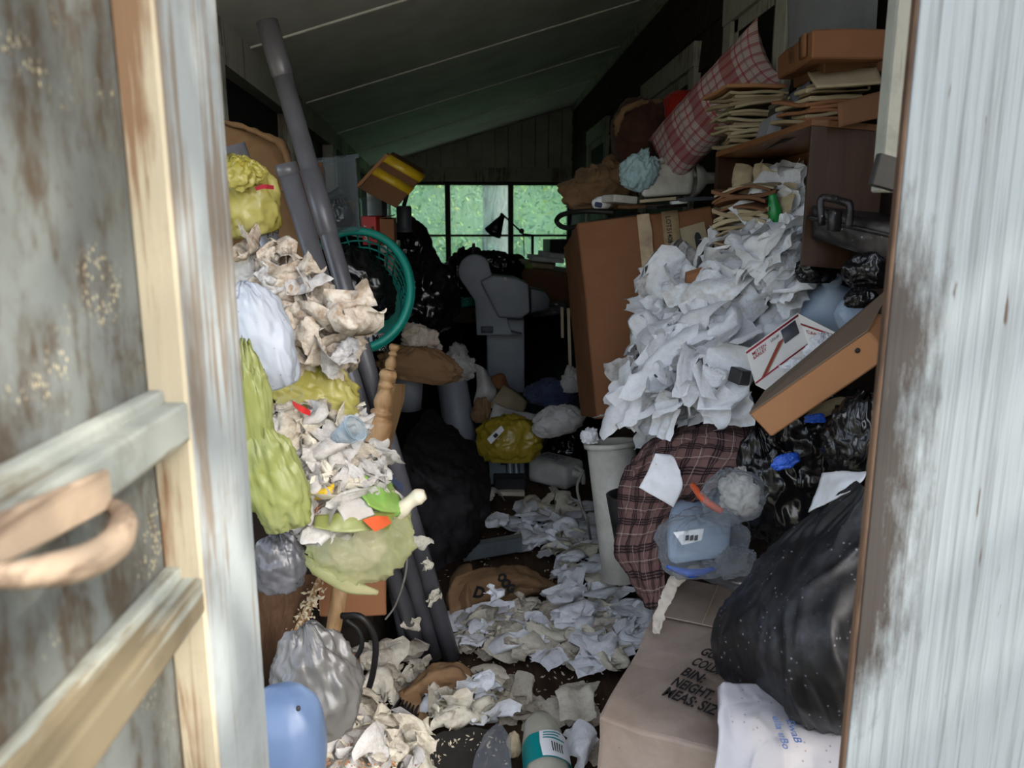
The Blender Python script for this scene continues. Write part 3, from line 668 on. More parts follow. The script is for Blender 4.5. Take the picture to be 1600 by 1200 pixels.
def carton(name, label, cat, O, A, B, C, mat, bev=.004, cuts=3, amp=.004, group=None):
    """closed carton from its near lower corner O and the far ends of three edges; returns the thing and a face frame"""
    O, A, B, C = map(pq, (O, A, B, C)); t = T(name, label, cat, np.minimum.reduce([O, A, B, C]), group)
    t.O, t.a, t.b, t.c = O, A-O, B-O, C-O
    t.part('body', abox(O, t.a, t.b, t.c, bev, cuts, amp, seed=len(label)), mat, smooth=False); return t
def onface(O, ex, ey, u0, u1, v0, v1, t=.0015):
    ex = np.asarray(ex, float); ey = np.asarray(ey, float); n = unit(np.cross(ex, ey)); o = np.asarray(O)+ex*u0+ey*v0
    if np.dot(n, CAM-o) < 0: n = -n
    return abox(o-n*t*.5, ex*(u1-u0), ey*(v1-v0), n*t*1.5, 0)
def prism(pts, back, bev=.006):
    """solid from an outline (points in space) swept along the vector back, edges rounded"""
    bm = bmesh.new(); vs = [bm.verts.new(p) for p in pts]; f = bm.faces.new(vs)
    e = bmesh.ops.extrude_face_region(bm, geom=[f]); mv = [g for g in e['geom'] if isinstance(g, bmesh.types.BMVert)]
    bmesh.ops.translate(bm, verts=mv, vec=Vector(back))
    bmesh.ops.recalc_face_normals(bm, faces=list(bm.faces))
    if bev: bmesh.ops.bevel(bm, geom=list(bm.edges), offset=bev, segments=2, affect='EDGES', profile=.6, clamp_overlap=True)
    v = np.array([x.co[:] for x in bm.verts]); bm.verts.index_update(); F_ = [tuple(x.index for x in q.verts) for q in bm.faces]; bm.free()
    return v, F_
def pprism(px, d, depth, bev=.006, dirv=(0, 1, 0)):
    return prism([P(x, y, d) for x, y in px], np.asarray(dirv, float)*depth, bev)
def open_box(t, O, a, b, c, th, mat, bottom=True, names=('panel',)*4, smooth=False):
    """four walls and a bottom, each a part; c points to the open side"""
    a, b, c = [np.asarray(x, float) for x in (a, b, c)]; ua, ub, uc = unit(a)*th, unit(b)*th, unit(c)*th
    t.part(names[0], abox(O, a, ub, c, th*.2), mat, smooth=smooth); t.part(names[1], abox(O+b-ub, a, ub, c, th*.2), mat, smooth=smooth)
    t.part(names[2], abox(O, ua, b, c, th*.2), mat, smooth=smooth); t.part(names[3], abox(O+a-ua, ua, b, c, th*.2), mat, smooth=smooth)
    if bottom: t.part('bottom', abox(O, a, b, uc, th*.2), mat, smooth=smooth)
def heap(name, label, rows, mat, seed, amp=.09, scale=5, n=60):
    v, f = pnet(rows, n, n); v = wrinkle(v, n, n, amp, scale, seed, .6)
    v[:, 0] = np.clip(v[:, 0], XL(v[:, 1])+.04, XR-.05); v[:, 2] = np.maximum(v[:, 2], .004)
    return solo(name, label, 'rubbish', (v, f), mat, kind='stuff')

# ------------------------------------------------------------------ masses of rubbish that the things lie on
heap('rubbish_mass', 'dark unsorted rubbish packed along the outer wall', [
    [(230, 430, 2.4), (480, 450, 2.65), (590, 560, 2.75)], [(200, 640, 2.1), (480, 660, 2.35), (590, 720, 2.6)],
    [(180, 880, 1.85), (480, 880, 2.15), (620, 880, 2.6)], [(200, 1040, 1.8), (500, 1010, 2.2), (640, 960, 2.75)], [(200, 1400, 1.55), (520, 1250, 1.85), (660, 1040, 2.65)]], HEAP, 3)
heap('rubbish_mass', 'black shapeless rubbish filling the far left of the porch', [
    [(400, 330, 3.9), (600, 380, 4.6), (720, 450, 6.2)], [(480, 450, 3.6), (620, 520, 4.5), (720, 520, 6.0)], [(540, 600, 3.3), (650, 640, 4.3), (740, 620, 5.6)],
    [(580, 740, 3.1), (660, 760, 3.9), (740, 740, 4.6)], [(620, 900, 3.0), (690, 860, 3.5), (760, 800, 3.9)]], HEAP_BLACK, 7)
heap('rubbish_mass', 'dark rubbish on the floor at the far end under the window', [
    [(660, 440, 8.0), (780, 440, 8.0), (920, 440, 7.6)], [(680, 540, 7.4), (790, 540, 7.4), (920, 540, 6.6)], [(690, 640, 6.0), (800, 650, 6.0), (920, 660, 5.4)], [(690, 760, 4.3), (800, 740, 4.7), (930, 745, 4.6)]], HEAP_BLACK, 12)
heap('rubbish_mass', 'dark rubbish heaped along the house wall under the papers', [
    [(1080, 330, 3.2), (1240, 340, 2.85), (1440, 340, 2.5)], [(1010, 470, 3.0), (1180, 450, 2.75), (1440, 450, 2.35)], [(965, 640, 2.95), (1120, 620, 2.55), (1440, 640, 2.15)],
    [(955, 760, 2.9), (1110, 780, 2.4), (1440, 800, 1.95)], [(950, 930, 2.85), (1090, 930, 2.3), (1440, 1000, 1.75)], [(985, 985, 2.7), (1120, 1040, 2.25), (1440, 1250, 1.6)]], HEAP, 17, .06)

# ------------------------------------------------------------------ left side: pipes
def pipe(label, p0, p1, r, sockets=()):
    p0, p1 = pq(p0), pq(p1); t = T('plastic_pipe', label, 'pipe', p1, 'grey plastic pipes leaning on the outer wall')
    t.part('tube', lathe([(0, r*.88), (0, r), (1, r), (1, r*.88), (.0, r*.88)], p0, p1, 24), PVC)
    t.part('bore', lathe([(.012, r*.87), (.012, .0005)], p0, p1, 24), PVC_DARK)
    for a, b in sockets: t.part('socket', lathe([(a, r*.99), (a, r*1.11), (b-.004, r*1.11), (b, r*1.01)], p0, p1, 24), PVC)
    return t
def fl(px, py, z=.03): return PZ(px, py, z)
pipe('longest grey pipe whose top reaches the ceiling', (417, 34, 2.5), fl(706, 1028), .0295, [(0, .075), (.205, .30)])
pipe('grey pipe with a bolt hole standing just left of the longest one', (446, 256, 2.38), fl(681, 1026), .0295, [(.0, .02)])
pipe('grey pipe behind the yellow bag at the door stile', (366, 226, 2.2), fl(661, 1026), .029)
pipe('shorter grey pipe lying low at the left of the pipe bundle', (556, 600, 2.62), fl(640, 1024), .028)
pipe('thin grey pipe at the back of the bundle beside the headboard', (596, 660, 2.9), fl(690, 985), .024)
hb = P(469, 300, 2.36)+np.array([.0, -.03, 0])
# headboard with turned posts
def turned(A, B, r, n=22):
    pr = [(0, .2), (0, .5), (.02, .62), (.05, .68), (.09, .5), (.11, .34), (.13, .55), (.15, .6), (.17, .42), (.19, .38), (.24, .62), (.30, .72), (.34, .66), (.37, .5), (.385, .78), (.41, .82), (.43, .62), (.45, .6), (.47, .92), (.49, 1), (1, 1), (1, .0)]
    return lathe([(a, b*r) for a, b in pr], A, B, n)
hd = T('headboard', 'broken wooden headboard with turned posts leaning on the pipes', 'headboard', P(585, 735, 2.15))
A1, B1 = P(606, 588, 2.14), P(578, 742, 2.12)
hd.part('post', turned(A1+(A1-B1)*.06, B1, .038), NEWEL)
A2, B2 = P(617, 538, 2.42), P(596, 640, 2.42)
hd.part('post', turned(A2, B2, .026), NEWEL)
q = P(634, 604, 2.42)
hd.part('panel', prism([P(606, 632, 2.15), P(620, 600, 2.3), P(634, 600, 2.42), P(632, 625, 2.42), P(606, 716, 2.3), P(592, 734, 2.15)], (-.012, .02, -.003), .003), NEWEL)

# left side: boxes, bins and bags at the top
pb = T('paper_sack', 'open brown paper sack with a torn rim behind the topmost yellow bag', 'bag', P(400, 330, 2.45))
n = 30
for nm, rows, sd in (('front', [[(345, 215, 2.32), (385, 232, 2.34), (425, 262, 2.36), (438, 290, 2.4)], [(345, 300, 2.32), (385, 320, 2.34), (425, 340, 2.38), (445, 350, 2.45)], [(345, 410, 2.32), (385, 410, 2.34), (440, 410, 2.38), (480, 400, 2.45)]], 1),
                     ('back', [[(345, 188, 2.6), (385, 202, 2.65), (430, 222, 2.65), (447, 262, 2.55)], [(345, 300, 2.6), (385, 300, 2.65), (440, 300, 2.65), (470, 330, 2.55)], [(345, 410, 2.6), (385, 410, 2.65), (460, 410, 2.65), (500, 400, 2.55)]], 2)):
    v, f = pnet(rows, n, n); v = wrinkle(v, n, n, .02, 9, sd, .7)
    if nm == 'back': v, f = solidify(v, n, n, .002); pb.part(nm, (v, f), KRAFT)
rim = [P(345, 188, 2.6), P(385, 201, 2.62), P(418, 215, 2.62), P(440, 228, 2.6), P(450, 262, 2.56), P(440, 300, 2.5)]
rv, rf = tube(rim, [.007, .009, .012, .016, .012, .008], 8, True, 40); rv += .004*np.stack([ridge(rv*22, i, 2)-.4 for i in range(3)], 1); pb.part('rolled_rim', (rv, rf), KRAFT)
carton('carton', 'brown cardboard carton wedged behind the two tall pipes', 'box', (430, 385, 2.75), (508, 372, 2.85), (445, 380, 3.2), (425, 262, 2.8), CARD_DARK)
yb = T('plastic_bag', 'topmost yellow plastic bag with red print against the door stile', 'bag', P(388, 380, 1.95))
yb.part('body', blob(P(386, 320, 1.95), (.074, .06, .098), 21, .16, .12, R=rot(0, -8, 0), fine=.02), YELLOW_BAG)
yb.part('knot', blob(P(372, 276, 1.86), (.032, .026, .036), 22, .3, .13, R=rot(0, 30, 0), fine=.01), YELLOW_BAG); yb.part('knot_ear', blob(P(392, 268, 1.88), (.034, .02, .022), 23, .3, .13, R=rot(0, 30, 0), fine=.01), YELLOW_BAG)
sv, sf = pnet([[(398, 292, 1.85), (412, 288, 1.84), (428, 290, 1.87)], [(400, 298, 1.84), (412, 295, 1.83), (428, 296, 1.86)]], 8, 4); yb.part('red_print', (sv, sf), RED_INK)
yb.part('lettering', on_plane(text('EN', 1.0), P(414, 372, 1.84), P(430, 366, 1.88)-P(414, 372, 1.84), P(414, 362, 1.84)-P(414, 372, 1.84), .004), INK)
def bin_(label, O, A, B, C, mat, group='clear plastic bins on the left pile'):
    O, A, B, C = map(pq, (O, A, B, C)); t = T('storage_bin', label, 'bin', O, group); a, b, c = A-O, B-O, C-O
    open_box(t, O, a, b, c, .004, mat)
    k = unit(c)*.014; u, w_ = unit(a)*.012, unit(b)*.012; q = O+c
    t.part('rim', join(abox(q-u-w_, a+2*u, w_, k, .002), abox(q-u+b, a+2*u, w_, k, .002), abox(q-u, u, b, k, .002), abox(q+a, u, b, k, .002)), mat, smooth=False); return t
bin_('clear plastic bin with black things inside behind the tall pipes', (500, 366, 2.95), (562, 358, 2.98), (486, 352, 3.5), (492, 254, 2.95), CLEAR_BIN)
bag('black bundle inside the clear bin behind the pipes', 527, 335, 3.1, 44, 50, BLACK_BAG, 31, .8, 0, name='black_bundle', cat='bundle')
rag('crumpled tan paper inside the clear bin behind the pipes', 543, 342, 3.2, 26, 40, KRAFT, 32, 'crumpled_paper', 'paper')
solo('flashlight', 'dark tool lying across the bundle in the clear bin', 'tool', tube([P(505, 312, 3.0), P(535, 298, 3.0)], [.018, .014, .022], 12, True, 8), BLACK_PLASTIC)
ytb = carton('taped_carton', 'tilted carton with yellow tape under the eaves', 'box', (560, 294, 3.3), (618, 326, 3.36), P(560, 294, 3.3)+np.array([-.02, .36, .05]), (608, 243, 3.42), CARD_DARK)
# seen from its lower front: the front face runs from the lower left corner up to the taped right edge
O, a, c = ytb.O, ytb.a, ytb.c
ytb.part('tape', onface(O, a, c, -.01, 1.01, .80, 1.0, .012), YTAPE); ytb.part('tape', onface(O, a, c, -.01, 1.01, .42, .60, .012), YTAPE)
ytb.part('lid_edge', abox(O-unit(a)*.016, unit(a)*.016, ytb.b*.3, c, .003), CARD_TAN, smooth=False)
bin_('smaller clear bin behind the red box', (564, 360, 3.6), (612, 352, 3.65), (566, 352, 4.1), (562, 316, 3.6), CLEAR_BIN)
rb = carton('red_box', 'small red printed box beside the teal basket', 'box', (567, 383, 3.3), (590, 383, 3.32), (584, 378, 3.6), (564, 338, 3.3), RED, .002, 0, 0)
rb.part('lettering', on_plane(text('SALLY', 1.0), rb.O+rb.a*.3+rb.c*.15, rb.c*.21, -rb.a*.25), BARCODE)
rb.part('printed_oval', onface(rb.O, rb.a, rb.c, .62, .85, .2, .65), CARD_DARK)
cb = T('open_carton', 'small open brown carton right of the red box', 'box', P(595, 385, 3.45)); O = P(594, 384, 3.42); a = P(617, 384, 3.45)-O; b = P(600, 378, 3.75)-O; c = P(592, 342, 3.42)-O
open_box(cb, O, a, b, c, .004, CARD, names=('panel', 'panel', 'panel', 'panel')); cb.part('flap', abox(O+c, a*.02+b, a*.9+c*.1, unit(c)*.003, 0), CARD_DARK, smooth=False)
wt = T('white_tray', 'white shallow tray lid under the open brown carton', 'tray', P(605, 392, 3.3)); O = P(594, 396, 3.25); open_box(wt, O, P(622, 393, 3.3)-O, P(600, 388, 3.6)-O, np.array([0, 0, .03]), .003, WHITE_PLASTIC)
carton('grey_carton', 'narrow grey-tan box standing under the white tray lid', 'box', (600, 440, 3.35), (618, 440, 3.37), (606, 430, 3.7), (600, 397, 3.35), CARD_GREY, .003, 0, 0)
cn = T('canister', 'dark grey canister with a thin rod in front of the end window', 'canister', P(632, 362, 4.2)); A, B = P(632, 361, 4.2), P(631, 322, 4.2)
cn.part('body', lathe([(0, .001), (0, .036), (.06, .04), (.95, .04), (1, .036), (1, .001)], A, B, 24), GREY_DARK); cn.part('rod', tube([B, P(640, 290, 4.22)], .011, 8), BLACK_METAL)
cn.part('base_ring', lathe([(-.05, .044), (.06, .044), (.1, .04)], A, B, 24), GREY_DARK)
# teal laundry basket lying tilted, its mouth to the upper left
def basket():
    ctr = P(556, 452, 2.95); ax = unit(np.array([.02, -.86, .30])); R = frame(ax, (0, 0, 1)); r1, r0, dp = .205, .155, .26
    t = T('laundry_basket', 'teal plastic laundry basket tipped on its side beside the pipes', 'basket', ctr)
    def ring(z, r, rr, n=48):
        an = np.linspace(0, 2*np.pi, n+1); pts = ctr-ax*z+r*(np.cos(an)[:, None]*R[:, 0]*1.12+np.sin(an)[:, None]*R[:, 1]); return tube(pts, rr, 8, False)
    t.part('rim', join(ring(0, r1, .016), ring(.012, r1+.006, .013)), TEAL); t.part('base_ring', ring(dp, r0, .008), TEAL)
    for z in (.07, .12, .17, .22): t.part('hoop', ring(z, r1+(r0-r1)*z/dp, .0038), TEAL)
    for k in range(30):
        an = 2*np.pi*k/30; dv = np.cos(an)*R[:, 0]*1.12+np.sin(an)*R[:, 1]
        t.part('slat', tube([ctr-ax*.01+dv*r1, ctr-ax*dp+dv*r0], .0036, 6), TEAL)
    t.part('base', lathe([(0, r0), (1, .001)], ctr-ax*dp, ctr-ax*(dp+.004), 40), TEAL)
    return ctr, ax
bc, bax = basket()
bag('dark bundle filling the teal basket', 548, 455, 3.02, 125, 128, BLACK_BAG, 41, .8, name='black_bundle', cat='bundle')
jr = T('plastic_jar', 'small white jar below the teal basket', 'jar', P(560, 514, 2.9)); A, B = P(562, 514, 2.86), P(556, 474, 2.86)
jr.part('body', lathe([(0, .001), (0, .03), (.08, .034), (.75, .034), (.85, .028)], A, B, 24), JUG_PLASTIC); jr.part('lid', lathe([(.85, .03), (.86, .033), (.99, .033), (1, .001)], A, B, 24), TEAL)
# bags in the dark beyond
bag('upper black bag against the end window', 640, 402, 4.4, 74, 100, BLACK_BAG, 51, .9, neck=.1)
bag('big black bag hanging beside the teal basket', 655, 468, 4.1, 112, 118, BLACK_BAG, 52, .9, 8, neck=.1, crease=.14)
bag('black bag on the desk left of the grey machine', 722, 432, 6.4, 56, 70, BLACK_BAG, 53, .9, neck=.15)
rag('stained pinkish cloth hanging under the big black bag', 655, 535, 3.7, 56, 46, DIRTY_CLOTH, 54, tilt=20)
rag('bright blue rag under the teal basket', 600, 510, 3.3, 26, 26, BRIGHT_BLUE, 55)
lb = carton('small_box', 'small box with a blue and white label behind the pipes', 'box', (568, 548, 3.0), (602, 548, 3.05), (575, 540, 3.3), (566, 522, 3.0), BARCODE, .002, 0, 0)
lb.part('blue_label', onface(lb.O, lb.a, lb.c, .0, .3, .1, 1), BRIGHT_BLUE); lb.part('lettering', on_plane(text('Milk\nSoap', .4), lb.O+lb.a*.42+lb.c*.55, unit(lb.a)*.1, unit(lb.c)*.1), INK)
bag('brown paper bag sagging behind the headboard', 655, 574, 3.6, 120, 56, KRAFT, 56, .8, 10, name='paper_bag', crease=.12, lump=.14)
bag('crushed brown paper behind the jar', 585, 522, 3.3, 60, 24, KRAFT, 57, .8, name='crushed_paper', cat='paper', crease=.2)
gb = T('waste_bin', 'grey plastic waste bin behind the headboard', 'bin', P(640, 636, 3.9)); A, B = P(640, 640, 3.9), P(637, 580, 3.9)
gb.part('body', lathe([(0, .001), (0, .06), (1, .083), (1, .076), (.03, .055), (.03, .001)], A, B, 28), GREY_PLASTIC); gb.part('rim', lathe([(.94, .083), (.94, .09), (1, .09), (1, .08)], A, B, 28), GREY_PLASTIC)
# left pile, middle
rag('grey-white cloth bunched at the top of the left pile', 394, 425, 1.93, 54, 72, GREY_CLOTH, 61, tilt=12, dep=.8)
rag('pale brown stained cloth rolled beside the white bag', 434, 454, 1.98, 80, 80, DIRTY_CLOTH, 62, tilt=-25, dep=.8)
rag('beige stained cloth lying above the white bag', 464, 496, 1.93, 84, 88, DIRTY_CLOTH, 63, tilt=-40, dep=.7)
rag('stained cloth spilling over the pipes', 502, 538, 1.86, 104, 76, DIRTY_CLOTH, 64, tilt=10, dep=.7)
rag('small stained rag tucked under the spilling cloth', 486, 568, 1.9, 70, 52, DIRTY_CLOTH, 65, tilt=10, dep=.7)
bag('white plastic bag speckled with dirt at the door stile', 412, 540, 1.62, 92, 180, WHITE_BAG, 66, .9, -14, lump=.12, crease=.08, fine=.02)
bag('tall lime plastic bag hanging beside the door stile', 396, 645, 1.50, 52, 190, LIME_BAG, 67, .9, -4, crease=.14)
bag('pale lime plastic bag bulging below the tall one', 432, 760, 1.5, 88, 180, LIME_BAG, 68, .8, -14, crease=.14)
bag('bright yellow bag with a red print under the stained cloths', 494, 622, 1.82, 120, 92, YELLOW_BAG, 69, .8, 8, crease=.14)
sv, sf = pnet([[(456, 626, 1.66), (472, 634, 1.65), (486, 642, 1.67)], [(458, 634, 1.66), (470, 644, 1.65), (484, 650, 1.67)]], 8, 4)
solo('red_wrapper', 'red wrapper strip lying on the bright yellow bag', 'wrapper', (sv, sf), RED)
bag('yellow bag handle drooping over the pipes', 540, 640, 1.85, 34, 60, YELLOW_BAG, 70, .8, 14, crease=.2, name='plastic_bag')
tb = T('translucent_bag', 'pale green see-through bag hanging at the foot of the left pile', 'bag', P(560, 900, 1.75))
tb.part('body', blob(P(557, 842, 1.74), (.112, .095, .112), 71, .16, .18, .0, R=rot(0, 10, 0)), GREENISH_BAG)
tb.part('contents', blob(P(545, 850, 1.76), (.08, .06, .07), 72, .2, .1), DIRTY_CLOTH, label='cream crumpled contents showing through the bag')
tb.part('handle', tube([P(470, 868, 1.68), P(500, 890, 1.66), P(545, 915, 1.66), P(590, 926, 1.68)], [.006, .016, .018, .006], 8, True, 24), GREENISH_BAG)
bag('grey plastic bag sitting on the wooden drawer', 438, 884, 1.55, 72, 100, GREY_BAG, 73, .9, 0, crease=.10)
# drawer, boards, silver bag, jug at the bottom left
dw = T('wooden_drawer', 'brown wooden drawer side with a bare splintered edge', 'drawer', P(440, 1060, 1.7))
dw.part('board', prism([P(395, 915, 1.62), P(500, 905, 1.95), P(440, 1075, 1.72), P(395, 1110, 1.5)], (.004, .012, .012), .002), PLANK, smooth=False)
dw.part('edge_board', abox(P(428, 1078, 1.66), P(446, 1070, 1.68)-P(428, 1078, 1.66), P(484, 904, 1.92)-P(428, 1078, 1.66), np.array([0, .012, -.02]), .002), NEWEL, smooth=False)
carton('flat_carton', 'orange-brown cardboard panel under the see-through bag', 'box', (498, 966, 2.02), (604, 962, 2.1), (505, 950, 2.2), (496, 900, 2.02), CARD, .004, 2, .004)
solo('table_leg', 'round wooden leg standing under the see-through bag', 'leg', lathe([(0, .001), (0, .017), (.1, .02), (.8, .023), (1, .02)], P(520, 992, 1.9), P(534, 900, 1.95), 18), NEWEL)
bag('silver-grey plastic bag beside the pale blue jug', 497, 1075, 1.55, 128, 185, SILVER_BAG, 74, .85, -8, crease=.09, lump=.16)
bj = T('water_jug', 'pale blue plastic jug at the foot of the door stile', 'jug', P(455, 1200, 1.32))
jv, jf = blob(P(446, 1165, 1.30), (.076, .072, .120), 75, .03, .0, 0, flat=.98, fine=0, pw=.85); bj.part('body', (jv, jf), BLUE_JUG)
bj.part('vent_hole', lathe([(0, .004), (1, .004), (1, .0005)], P(466, 1108, 1.245), P(466, 1106, 1.238), 14), INK)
solo('hose', 'black rubber hose looped beside the silver-grey bag', 'hose', tube([P(534, 962, 1.85), P(565, 965, 1.83), P(586, 1000, 1.85), P(583, 1050, 1.88), P(570, 1095, 1.92), P(560, 1130, 1.95)], .0085, 10, True, 40), RUBBER)
solo('hose', 'thinner black hose behind the looped one', 'hose', tube([P(540, 968, 1.95), P(560, 985, 1.95), P(565, 1010, 1.95), P(552, 1035, 1.96)], .007, 10, True, 30), RUBBER)
solo('electric_cable', 'thin grey cable hanging down the pipes', 'cable', tube([P(630, 812, 2.2), P(636, 860, 2.2), P(633, 900, 2.2), P(618, 945, 2.2), P(602, 968, 2.2)], .0032, 8, True, 40), CABLE)
tr1 = T('slotted_tray', 'dark slotted tray in brown paper behind the silver-grey bag', 'tray', PZ(620, 1130, .05)); O = PZ(590, 1146, .08); a = PZ(640, 1140, .08)-O; b = PZ(630, 1085, .08)-O
tr1.part('base', abox(O, a, b, (0, 0, -.02), .003), BLACK_PLASTIC, smooth=False)
for i in range(6): tr1.part('slat', abox(O+a*(i+.3)/6.2, a*.07, b, (0, 0, .015), .001), BLACK_PLASTIC, smooth=False)
carton('split_stick', 'split brown board behind the looped hose', 'board', (556, 1130, 2.0), (566, 1130, 2.02), (560, 1125, 2.06), (548, 1020, 2.02), CARD, .002, 0, 0)
carton('small_white_box', 'small cream box at the foot of the pipes', 'box', PZ(594, 1032, .02), PZ(624, 1036, .02), PZ(598, 1020, .02), PZ(594, 1032, .02)+np.array([0, 0, .04]), BEIGE, .003, 0, 0)
# odds and ends on the left pile
st = T('black_tray', 'black plastic tray half buried in tissues on the left pile', 'tray', P(440, 705, 1.62)); O = P(420, 716, 1.6); open_box(st, O, P(462, 712, 1.66)-O, P(428, 698, 1.78)-O, np.array([0, .0, .02]), .003, BLACK_PLASTIC)
cu = T('plastic_cup', 'clear plastic cup with yellow dregs among the tissues', 'cup', P(545, 690, 1.7)); A, B = P(528, 688, 1.7), P(556, 668, 1.68)
cu.part('body', lathe([(0, .001), (0, .022), (1, .03), (1, .028), (.03, .02)], A, B, 24), CLEAR_BIN); cu.part('rim', lathe([(.96, .03), (.96, .033), (1.02, .033), (1.02, .029)], A, B, 24), CLEAR_BIN)
solo('plastic_dish', 'round clear dish standing behind the plastic cup', 'lid', lathe([(0, .001), (0, .03), (1, .034), (1.4, .03)], P(540, 676, 1.78), P(544, 672, 1.765), 24), JUG_PLASTIC)
solo('banana_peel', 'bright yellow peel lying on the tissue litter', 'peel', tube([P(486, 778, 1.58), P(500, 774, 1.57), P(512, 768, 1.57), P(522, 756, 1.58)], [.003, .011, .012, .002], 8, True, 20), YTAPE)
v, f = pnet([[(550, 738, 1.66), (585, 735, 1.72), (612, 752, 1.78)], [(560, 768, 1.62), (595, 772, 1.66), (628, 790, 1.72)], [(575, 790, 1.58), (600, 800, 1.62), (622, 808, 1.68)]], 16, 16)
solo('green_package', 'flattened green printed package on the left pile', 'package', solidify(wrinkle(v, 16, 16, .012, 14, 5), 16, 16, .004), GREEN_CARD)
v, f = pnet([[(492, 806, 1.56), (540, 800, 1.56), (618, 800, 1.62)], [(490, 824, 1.53), (545, 832, 1.53), (608, 826, 1.58)]], 20, 8)
solo('printed_bag', 'yellow-green printed bag flap with a red corner above the see-through bag', 'bag', solidify(wrinkle(v, 20, 8, .01, 14, 6), 20, 8, .002), LIME_BAG)
v, f = pnet([[(566, 812, 1.55), (585, 806, 1.565), (606, 806, 1.59)], [(586, 830, 1.53), (600, 824, 1.55), (612, 816, 1.57)]], 8, 6)
solo('red_scrap', 'salmon-red scrap lying on the printed bag flap', 'scrap', (wrinkle(v, 8, 6, .004, 20, 6), f), ORANGE)
pl = T('plate', 'folded white foam plate sticking out of the left pile', 'plate', P(548, 800, 1.6))
v, f = pnet([[(508, 782, 1.6), (530, 770, 1.62), (552, 768, 1.64)], [(528, 800, 1.56), (552, 790, 1.58), (574, 786, 1.6)], [(540, 818, 1.54), (566, 810, 1.56), (586, 802, 1.58)]], 14, 14)
pl.part('plate', solidify(wrinkle(v, 14, 14, .01, 12, 8), 14, 14, .004), PAPER_OLD)
solo('white_tube', 'white plastic tube lying against the pipes', 'tube', tube([P(573, 736, 1.75), P(630, 782, 1.75)], .0085, 12), WHITE_PLASTIC)
fp = solo('foam_piece', 'torn white foam lump balanced on the end of the tube', 'foam', tube([P(622, 806, 1.72), P(632, 792, 1.71), P(650, 778, 1.71), P(664, 772, 1.71)], [.014, .02, .015, .02, .012], 12, True, 16), BEIGE)
solo('blue_strip', 'dark blue strip behind the white tube', 'strip', abox(P(592, 738, 1.85), P(630, 770, 1.85)-P(592, 738, 1.85), (0, .004, .0), (0, 0, .02), .001), BLUE_CLOTH, False)

# ------------------------------------------------------------------ right side
# tall carton
O = P(933, 655, 3.05); C = P(902, 348, 3.22); dA = P(1112, 322, 3.02)-C
bd = P(878, 356, 3.75)-C; bd -= unit(C-O)*np.dot(bd, unit(C-O))
bb = T('tall_carton', 'tall brown cardboard carton with torn paper tape standing by the house wall', 'box', O-[0, 0, .0])
a, c = dA, C-O
bb.part('body', abox(O, a, bd, c, .006, 4, .006, 3), CARD, smooth=False)
nj = 30; zz = np.linspace(0, 1, nj); ed = .565+.012*pnoise(np.stack([zz*9, zz*0, zz*0], 1), 2)+.008*pnoise(np.stack([zz*30, zz*0, zz*0], 1), 3)
nrm = unit(np.cross(a, c)); nrm = nrm if np.dot(nrm, CAM-O) > 0 else -nrm
tv = np.vstack([O+np.outer(zz, c)+a*.46+nrm*.009, O+np.outer(zz, c)+np.outer(ed-.01, a)+nrm*.009])
bb.part('torn_tape', (tv, [(i, i+1, nj+i+1, nj+i) for i in range(nj-1)]), TAPE, smooth=False)
tpe = bb.part('tape', onface(O+nrm*.006, a, c, .64, .76, 0, 1, .004), TAPE)
bb.part('lettering', on_plane(text('LOT51408', 1.0), O+a*.67+c*.975, -c*.030, a*.05, .013), INK, tpe)
bb.part('lettering', on_plane(text('NO.', 1.0), O+a*.675+c*.66, -c*.028, a*.05, .013), INK, tpe)
lO, lA, lC = P(1073, 415, 2.9), P(1112, 404, 2.88), P(1062, 357, 2.95)
ln = T('note_card', 'yellowed card with a black slot tucked against the tall carton', 'card', lO)
ln.part('card', abox(lO, lA-lO, np.array([0, .004, 0]), lC-lO, .001), OLD_PAPER, smooth=False)
ea, ec = lA-lO, lC-lO; an = np.linspace(0, np.pi, 10)
so = np.array([(.62+.13*math.cos(q), .62+.16*math.sin(q)) for q in an]+[(.49, .1), (.75, .1)])
sp_ = lO+np.outer(so[:, 0], ea)+np.outer(so[:, 1], ec)-np.array([0, .003, 0]); ln.part('slot', (sp_, [tuple(range(len(sp_)))]), INK, smooth=False)
TOPZ = C[2]
# things on the tall carton
rag('brown cloth sack slumped on the far end of the tall carton', 938, 302, 3.55, 100, 66, TAN_SACK, 101, 'cloth_sack', 'sack', .8)
pv = tube([P(960+0, 332, 3.2), P(915, 330, 3.25), P(880, 335, 3.35), P(870, 346, 3.4), P(886, 356, 3.36), P(930, 348, 3.25), P(1000, 336, 3.15)], .011, 10, True, 50)
solo('black_hose', 'black hose looping over the corner of the tall carton', 'hose', pv, RUBBER)
solo('white_tray', 'white shallow tray on the tall carton beside the brown sack', 'tray', cbox(P(968, 312, 3.15), (.11, .1, .03), rot(0, 4, 20), bev=.006, seg=2), WHITE_PLASTIC, False)
bag('blue and white cap lying by the black hose', 940, 318, 3.2, 30, 20, WHITE_CLOTH, 102, 1, name='cap', cat='cap', lump=.05, crease=.05)
solo('blue_badge', 'dark blue panel on the front of the small cap', 'badge', cbox(P(935, 320, 3.08), (.03, .01, .02), rot(0, 10, 0), bev=.004), BLUE_CLOTH)
